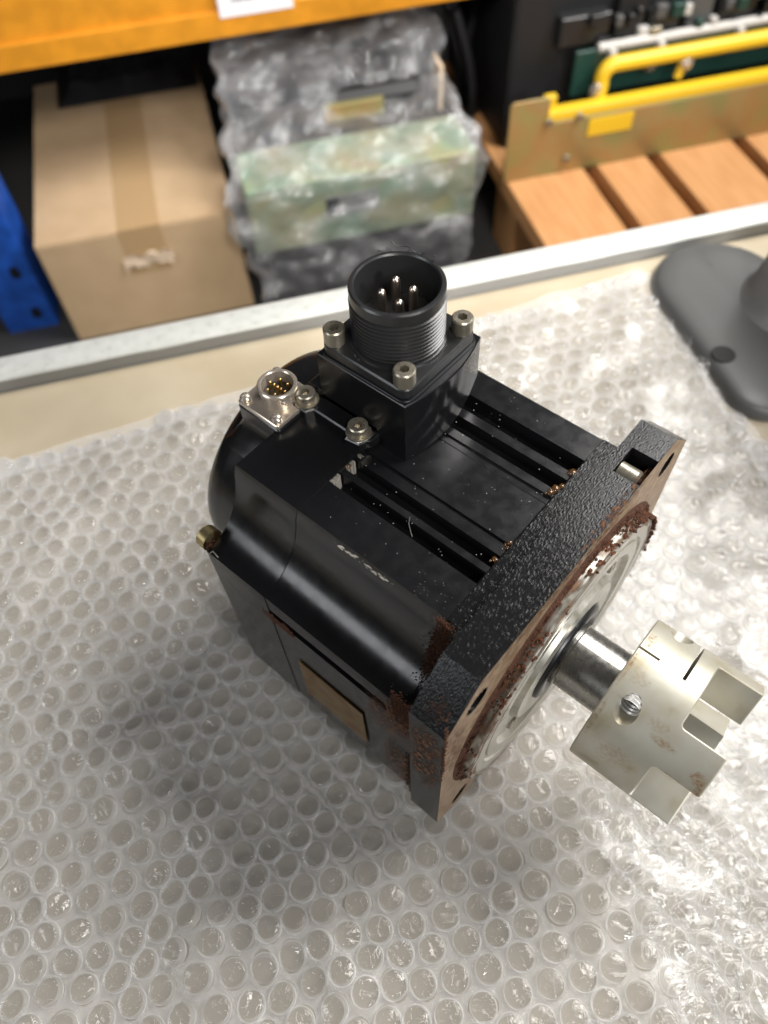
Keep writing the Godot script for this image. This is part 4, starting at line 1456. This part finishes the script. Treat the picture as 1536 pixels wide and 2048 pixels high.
func wrapped_unit() -> void:
	var t := thing("wrapped_unit", "machine unit with a pale green front, wrapped in shiny crumpled stretch film", "machine unit", yonder(150, -420, 760), RACK_TURN)
	var st := mb()
	box(st, Transform3D(), Vector3(4, 52, -128), Vector3(236, 104, 240), 4)
	obj("lower_block", st, M.machine_black, t)
	st = mb()
	box(st, Transform3D(), Vector3(8, 141, -45), Vector3(268, 82, 80), 3)
	obj("green_panel", st, M.pale_green_panel, t)
	st = mb()
	box(st, Transform3D(), Vector3(-6, 146, -4.4), Vector3(62, 24, 1.2), 0.3)
	var pl := obj("maker_plate", st, M.grey_aluminium, t)
	st = mb()
	box(st, Transform3D(), Vector3(-29, 146, -3.5), Vector3(14, 20, 0.5), 0.1)
	box(st, Transform3D(), Vector3(2, 146, -3.5), Vector3(34, 3, 0.5), 0.1)
	obj("plate_print", st, M.print, pl)
	st = mb()
	box(st, Transform3D(), Vector3(-4, 190, -170), Vector3(236, 60, 150), 14)
	obj("upper_block", st, M.machine_black, t)
	st = mb()
	box(st, Transform3D(), Vector3(20, 205, -92), Vector3(70, 18, 8), 1)
	obj("terminal_row", st, M.yellow_zinc, t)
	st = mb()
	box(st, Transform3D(), Vector3(128, 205, -118), Vector3(5, 52, 34), 1)
	obj("paper_tag", st, M.pale_paper, t)
	# the film: a loose crumpled tent over the whole unit
	st = mb()
	var prof := [Vector2(8, 0), Vector2(10, 50), Vector2(9, 100), Vector2(8, 140), Vector2(6, 176), Vector2(-28, 190), Vector2(-70, 205), Vector2(-104, 226), Vector2(-130, 262), Vector2(-180, 285), Vector2(-250, 292), Vector2(-300, 270)]
	var half := [122, 128, 136, 143, 146, 143, 136, 130, 126, 116, 100, 80]
	var f := noise(FastNoiseLite.TYPE_CELLULAR, 0.022, 8, 2)
	f.cellular_return_type = FastNoiseLite.RETURN_DISTANCE2_SUB
	var f2 := noise(FastNoiseLite.TYPE_SIMPLEX, 0.011, 18, 2)
	var rows := 66
	var cols := 84
	var pt := func(i: int, j: int) -> Vector3:
		var s := float(i) / rows * (prof.size() - 1)
		var k := mini(int(s), prof.size() - 2)
		var p: Vector2 = prof[k].lerp(prof[k + 1], s - k)
		var h := lerpf(half[k], half[k + 1], s - k)
		var u := -1.0 + 2.0 * j / cols
		var side := maxf(0.0, absf(u) - 0.80) / 0.20
		var x := signf(u) * minf(absf(u) / 0.80, 1.0) * (h + 3.0)
		var q := Vector3(x + 4, p.y, p.x - side * (70.0 + 60.0 * maxf(0.0, 1.0 - i / 40.0)))
		var amp := 12.0 + 16.0 * float(i) / rows
		var w := f.get_noise_3d(q.x * 0.7, q.y * 1.1, q.z * 0.8)
		return q + Vector3(0, 0.4, 0.9) * amp * (w + 0.5 + 1.1 * f2.get_noise_3d(q.x, q.y, q.z)) + Vector3(signf(u), 0, 0) * 16.0 * f2.get_noise_3d(q.y * 1.5, q.z * 1.5, 40.0 * signf(u)) * smoothstep(0.5, 0.9, absf(u)) + Vector3(signf(u), 0.3, 0) * amp * side * w
	for i in rows:
		for j in cols:
			quad(st, pt.call(i, j), pt.call(i, j + 1), pt.call(i + 1, j + 1), pt.call(i + 1, j), Vector3(0, 0.5, 1), -1)
	obj("stretch_film", st, M.stretch_film, t)
	st = mb()
	for i in rows:
		for j in cols:
			var lift := Vector3(0, 0.6, 1.2)
			quad(st, pt.call(i, j) + lift, pt.call(i, j + 1) + lift, pt.call(i + 1, j + 1) + lift, pt.call(i + 1, j) + lift, Vector3(0, 0.5, 1), 2)
	obj("outer_film", st, M.film_creases, t)
	st = mb()
	for i in range(6, rows):
		for j in cols:
			var fold := func(a: int, b: int) -> Vector3: return pt.call(a, b) + Vector3(4, 6, 9) * (0.6 + f.get_noise_2d(a * 9.0, b * 7.0))
			quad(st, fold.call(i, j), fold.call(i, j + 1), fold.call(i + 1, j + 1), fold.call(i + 1, j), Vector3(0, 0.5, 1), -1)
	obj("loose_film", st, M.stretch_film, t)

func pallet() -> void:
	# boards run away from the camera; tops at -300
	var t := thing("wooden_pallet", "wooden pallet of bare orange brown boards carrying the zinc plated unit", "pallet", yonder(560, -420, 560), RACK_TURN)
	for q in [[341, 440], [459, 524], [543, 640], [660, 752], [772, 866]]:
		var w: float = q[1] - q[0]
		var st := mb()
		box(st, Transform3D(), Vector3((q[0] + q[1]) / 2.0 - 560, 109, -250), Vector3(w, 22, 560), 1.5)
		obj("deck_board", st, M.pale_wood, t)
	for z in [-20, -250, -490]:
		var st := mb()
		box(st, Transform3D(), Vector3(44, 49, z), Vector3(500, 98, 70), 1.5)
		obj("bearer", st, M.pale_wood, t)

func bracket_unit() -> void:
	var t := thing("zinc_plated_unit", "yellow zinc plated bracket with a yellow handle rail in front of black machinery", "machine unit", yonder(590, -300, 784), RACK_TURN)
	# plate with its raised left ear
	var st := mb()
	prism(st, Transform3D(Basis(Vector3(1, 0, 0), Vector3(0, 0, 1), Vector3(0, -1, 0)), Vector3(0, 0, -3)), PackedVector2Array([Vector2(-254, 0), Vector2(320, 0), Vector2(320, -66), Vector2(-206, -66), Vector2(-206, -92), Vector2(-209, -96), Vector2(-250, -96), Vector2(-254, -92)]), 0, 3, 0.4)
	obj("zinc_plate", st, M.yellow_zinc, t)
	st = mb()
	box(st, Transform3D(), Vector3(57, 72, -8), Vector3(540, 10, 16), 1)
	obj("yellow_strip", st, M.yellow_paint, t)
	st = mb()
	box(st, Transform3D(), Vector3(-202, 80, -12), Vector3(14, 24, 8), 1)
	obj("yellow_tab", st, M.yellow_paint, t)
	st = mb()
	box(st, Transform3D(), Vector3(-126, 52, 0.8), Vector3(56, 21, 1.2), 0.2)
	obj("yellow_label", st, M.yellow_paint, t)
	for q in [Vector2(-206, 68), Vector2(-168, 68), Vector2(-176, 18)]:
		st = mb()
		socket_head(st, Transform3D(Basis(Vector3(1, 0, 0), Vector3(0, 0, 1), Vector3(0, -1, 0)), Vector3(q.x, q.y, 0)), 5, 4)
		obj("plate_screw", st, M.zinc_screw, t)
	# bent handle rail behind the plate
	st = mb()
	var pts := PackedVector3Array([Vector3(-136, 60, -24), Vector3(-134, 85, -25)])
	for k in 7:
		var a := PI / 2 * k / 6
		pts.append(Vector3(-134 + 14 * (1 - cos(a)), 93 + 14 * sin(a), -26))
	pts.append(Vector3(320, 107, -26))
	tube(st, pts, 8.5, 14)
	obj("handle_rail", st, M.yellow_paint, t)
	st = mb()
	tube(st, PackedVector3Array([Vector3(-28, 112, -27), Vector3(-32, 98, -25), Vector3(-38, 80, -22)]), 5, 10)
	obj("rail_stay", st, M.yellow_paint, t)
	st = mb()
	box(st, Transform3D(), Vector3(90, 90, -50), Vector3(500, 50, 6), 1)
	obj("green_board", st, M.green_board, t)
	st = mb()
	tube(st, PackedVector3Array([Vector3(-134, 116, -48), Vector3(320, 116, -48)]), 5.5, 12)
	obj("white_bar", st, M.white_paint, t)
	for x in [-120, -60, 40, 140, 240]:
		st = mb()
		box(st, Transform3D(), Vector3(x, 110, -38), Vector3(8, 14, 9), 1)
		obj("bar_clip", st, M.white_paint, t)
	for q in [Vector3(-142, 84, -20), Vector3(-66, 90, -40), Vector3(-32, 96, -18)]:
		st = mb()
		grain(st, q, Vector3(9, 8, 6), 0.2)
		obj("clamp_nut", st, M.nickel, t)
	st = mb()
	box(st, Transform3D(), Vector3(60, 105, -190), Vector3(580, 210, 240), 4)
	obj("machine_body", st, M.machine_black, t)
	st = mb()
	box(st, Transform3D(), Vector3(128, 158, -50), Vector3(150, 34, 8), 3)
	obj("pale_cover", st, M.white_paint, t)
	# cable harness hanging to the left of the unit
	var parts := [[-150, 176, 60, 30, 0], [-96, 182, 34, 44, 1], [-52, 172, 38, 22, 0], [-8, 184, 30, 48, 2], [40, 174, 48, 26, 0], [96, 190, 40, 58, 1], [150, 178, 60, 34, 2]]
	for q in parts:
		st = mb()
		box(st, Transform3D(), Vector3(q[0], 119 + q[3] / 2.0, -66), Vector3(q[2], q[3], 22), 1.5)
		obj("module", st, [M.black_plastic, M.insulator, M.grey_plastic][q[4]], t)
	for k in 26:
		st = mb()
		var w := rng.randf_range(5, 16)
		box(st, Transform3D(), Vector3(-140 + k * 12.0 + rng.randf_range(-5, 5), rng.randf_range(120, 156), -52 + rng.randf_range(-3, 6)), Vector3(w, rng.randf_range(5, 14), 9), 0.8)
		obj("terminal", st, [M.black_plastic, M.white_paint, M.green_board, M.machine_black, M.zinc_screw, M.grey_plastic, M.black_plastic][rng.randi() % 7], t)
	var h := thing("cable_harness", "dark cables with a small red plug hanging in shade left of the zinc unit", "cables", yonder(370, -420, 960), RACK_TURN)
	for k in 5:
		st = mb()
		var c := PackedVector3Array()
		for i in 12:
			var f := i / 11.0
			c.append(Vector3(-60 + k * 22 + 30 * sin(f * 3 + k), 8 + f * 250, -20 * k + 40 * sin(f * 2.2)))
		tube(st, c, 6, 8)
		obj("cable", st, M.machine_black, h)
	st = mb()
	grain(st, Vector3(10, 120, 30), Vector3(7, 10, 6), 0.1)
	var red := mat("red_plastic", Color(0.25, 0.01, 0.03), 0.4)
	obj("plug", st, red, h)
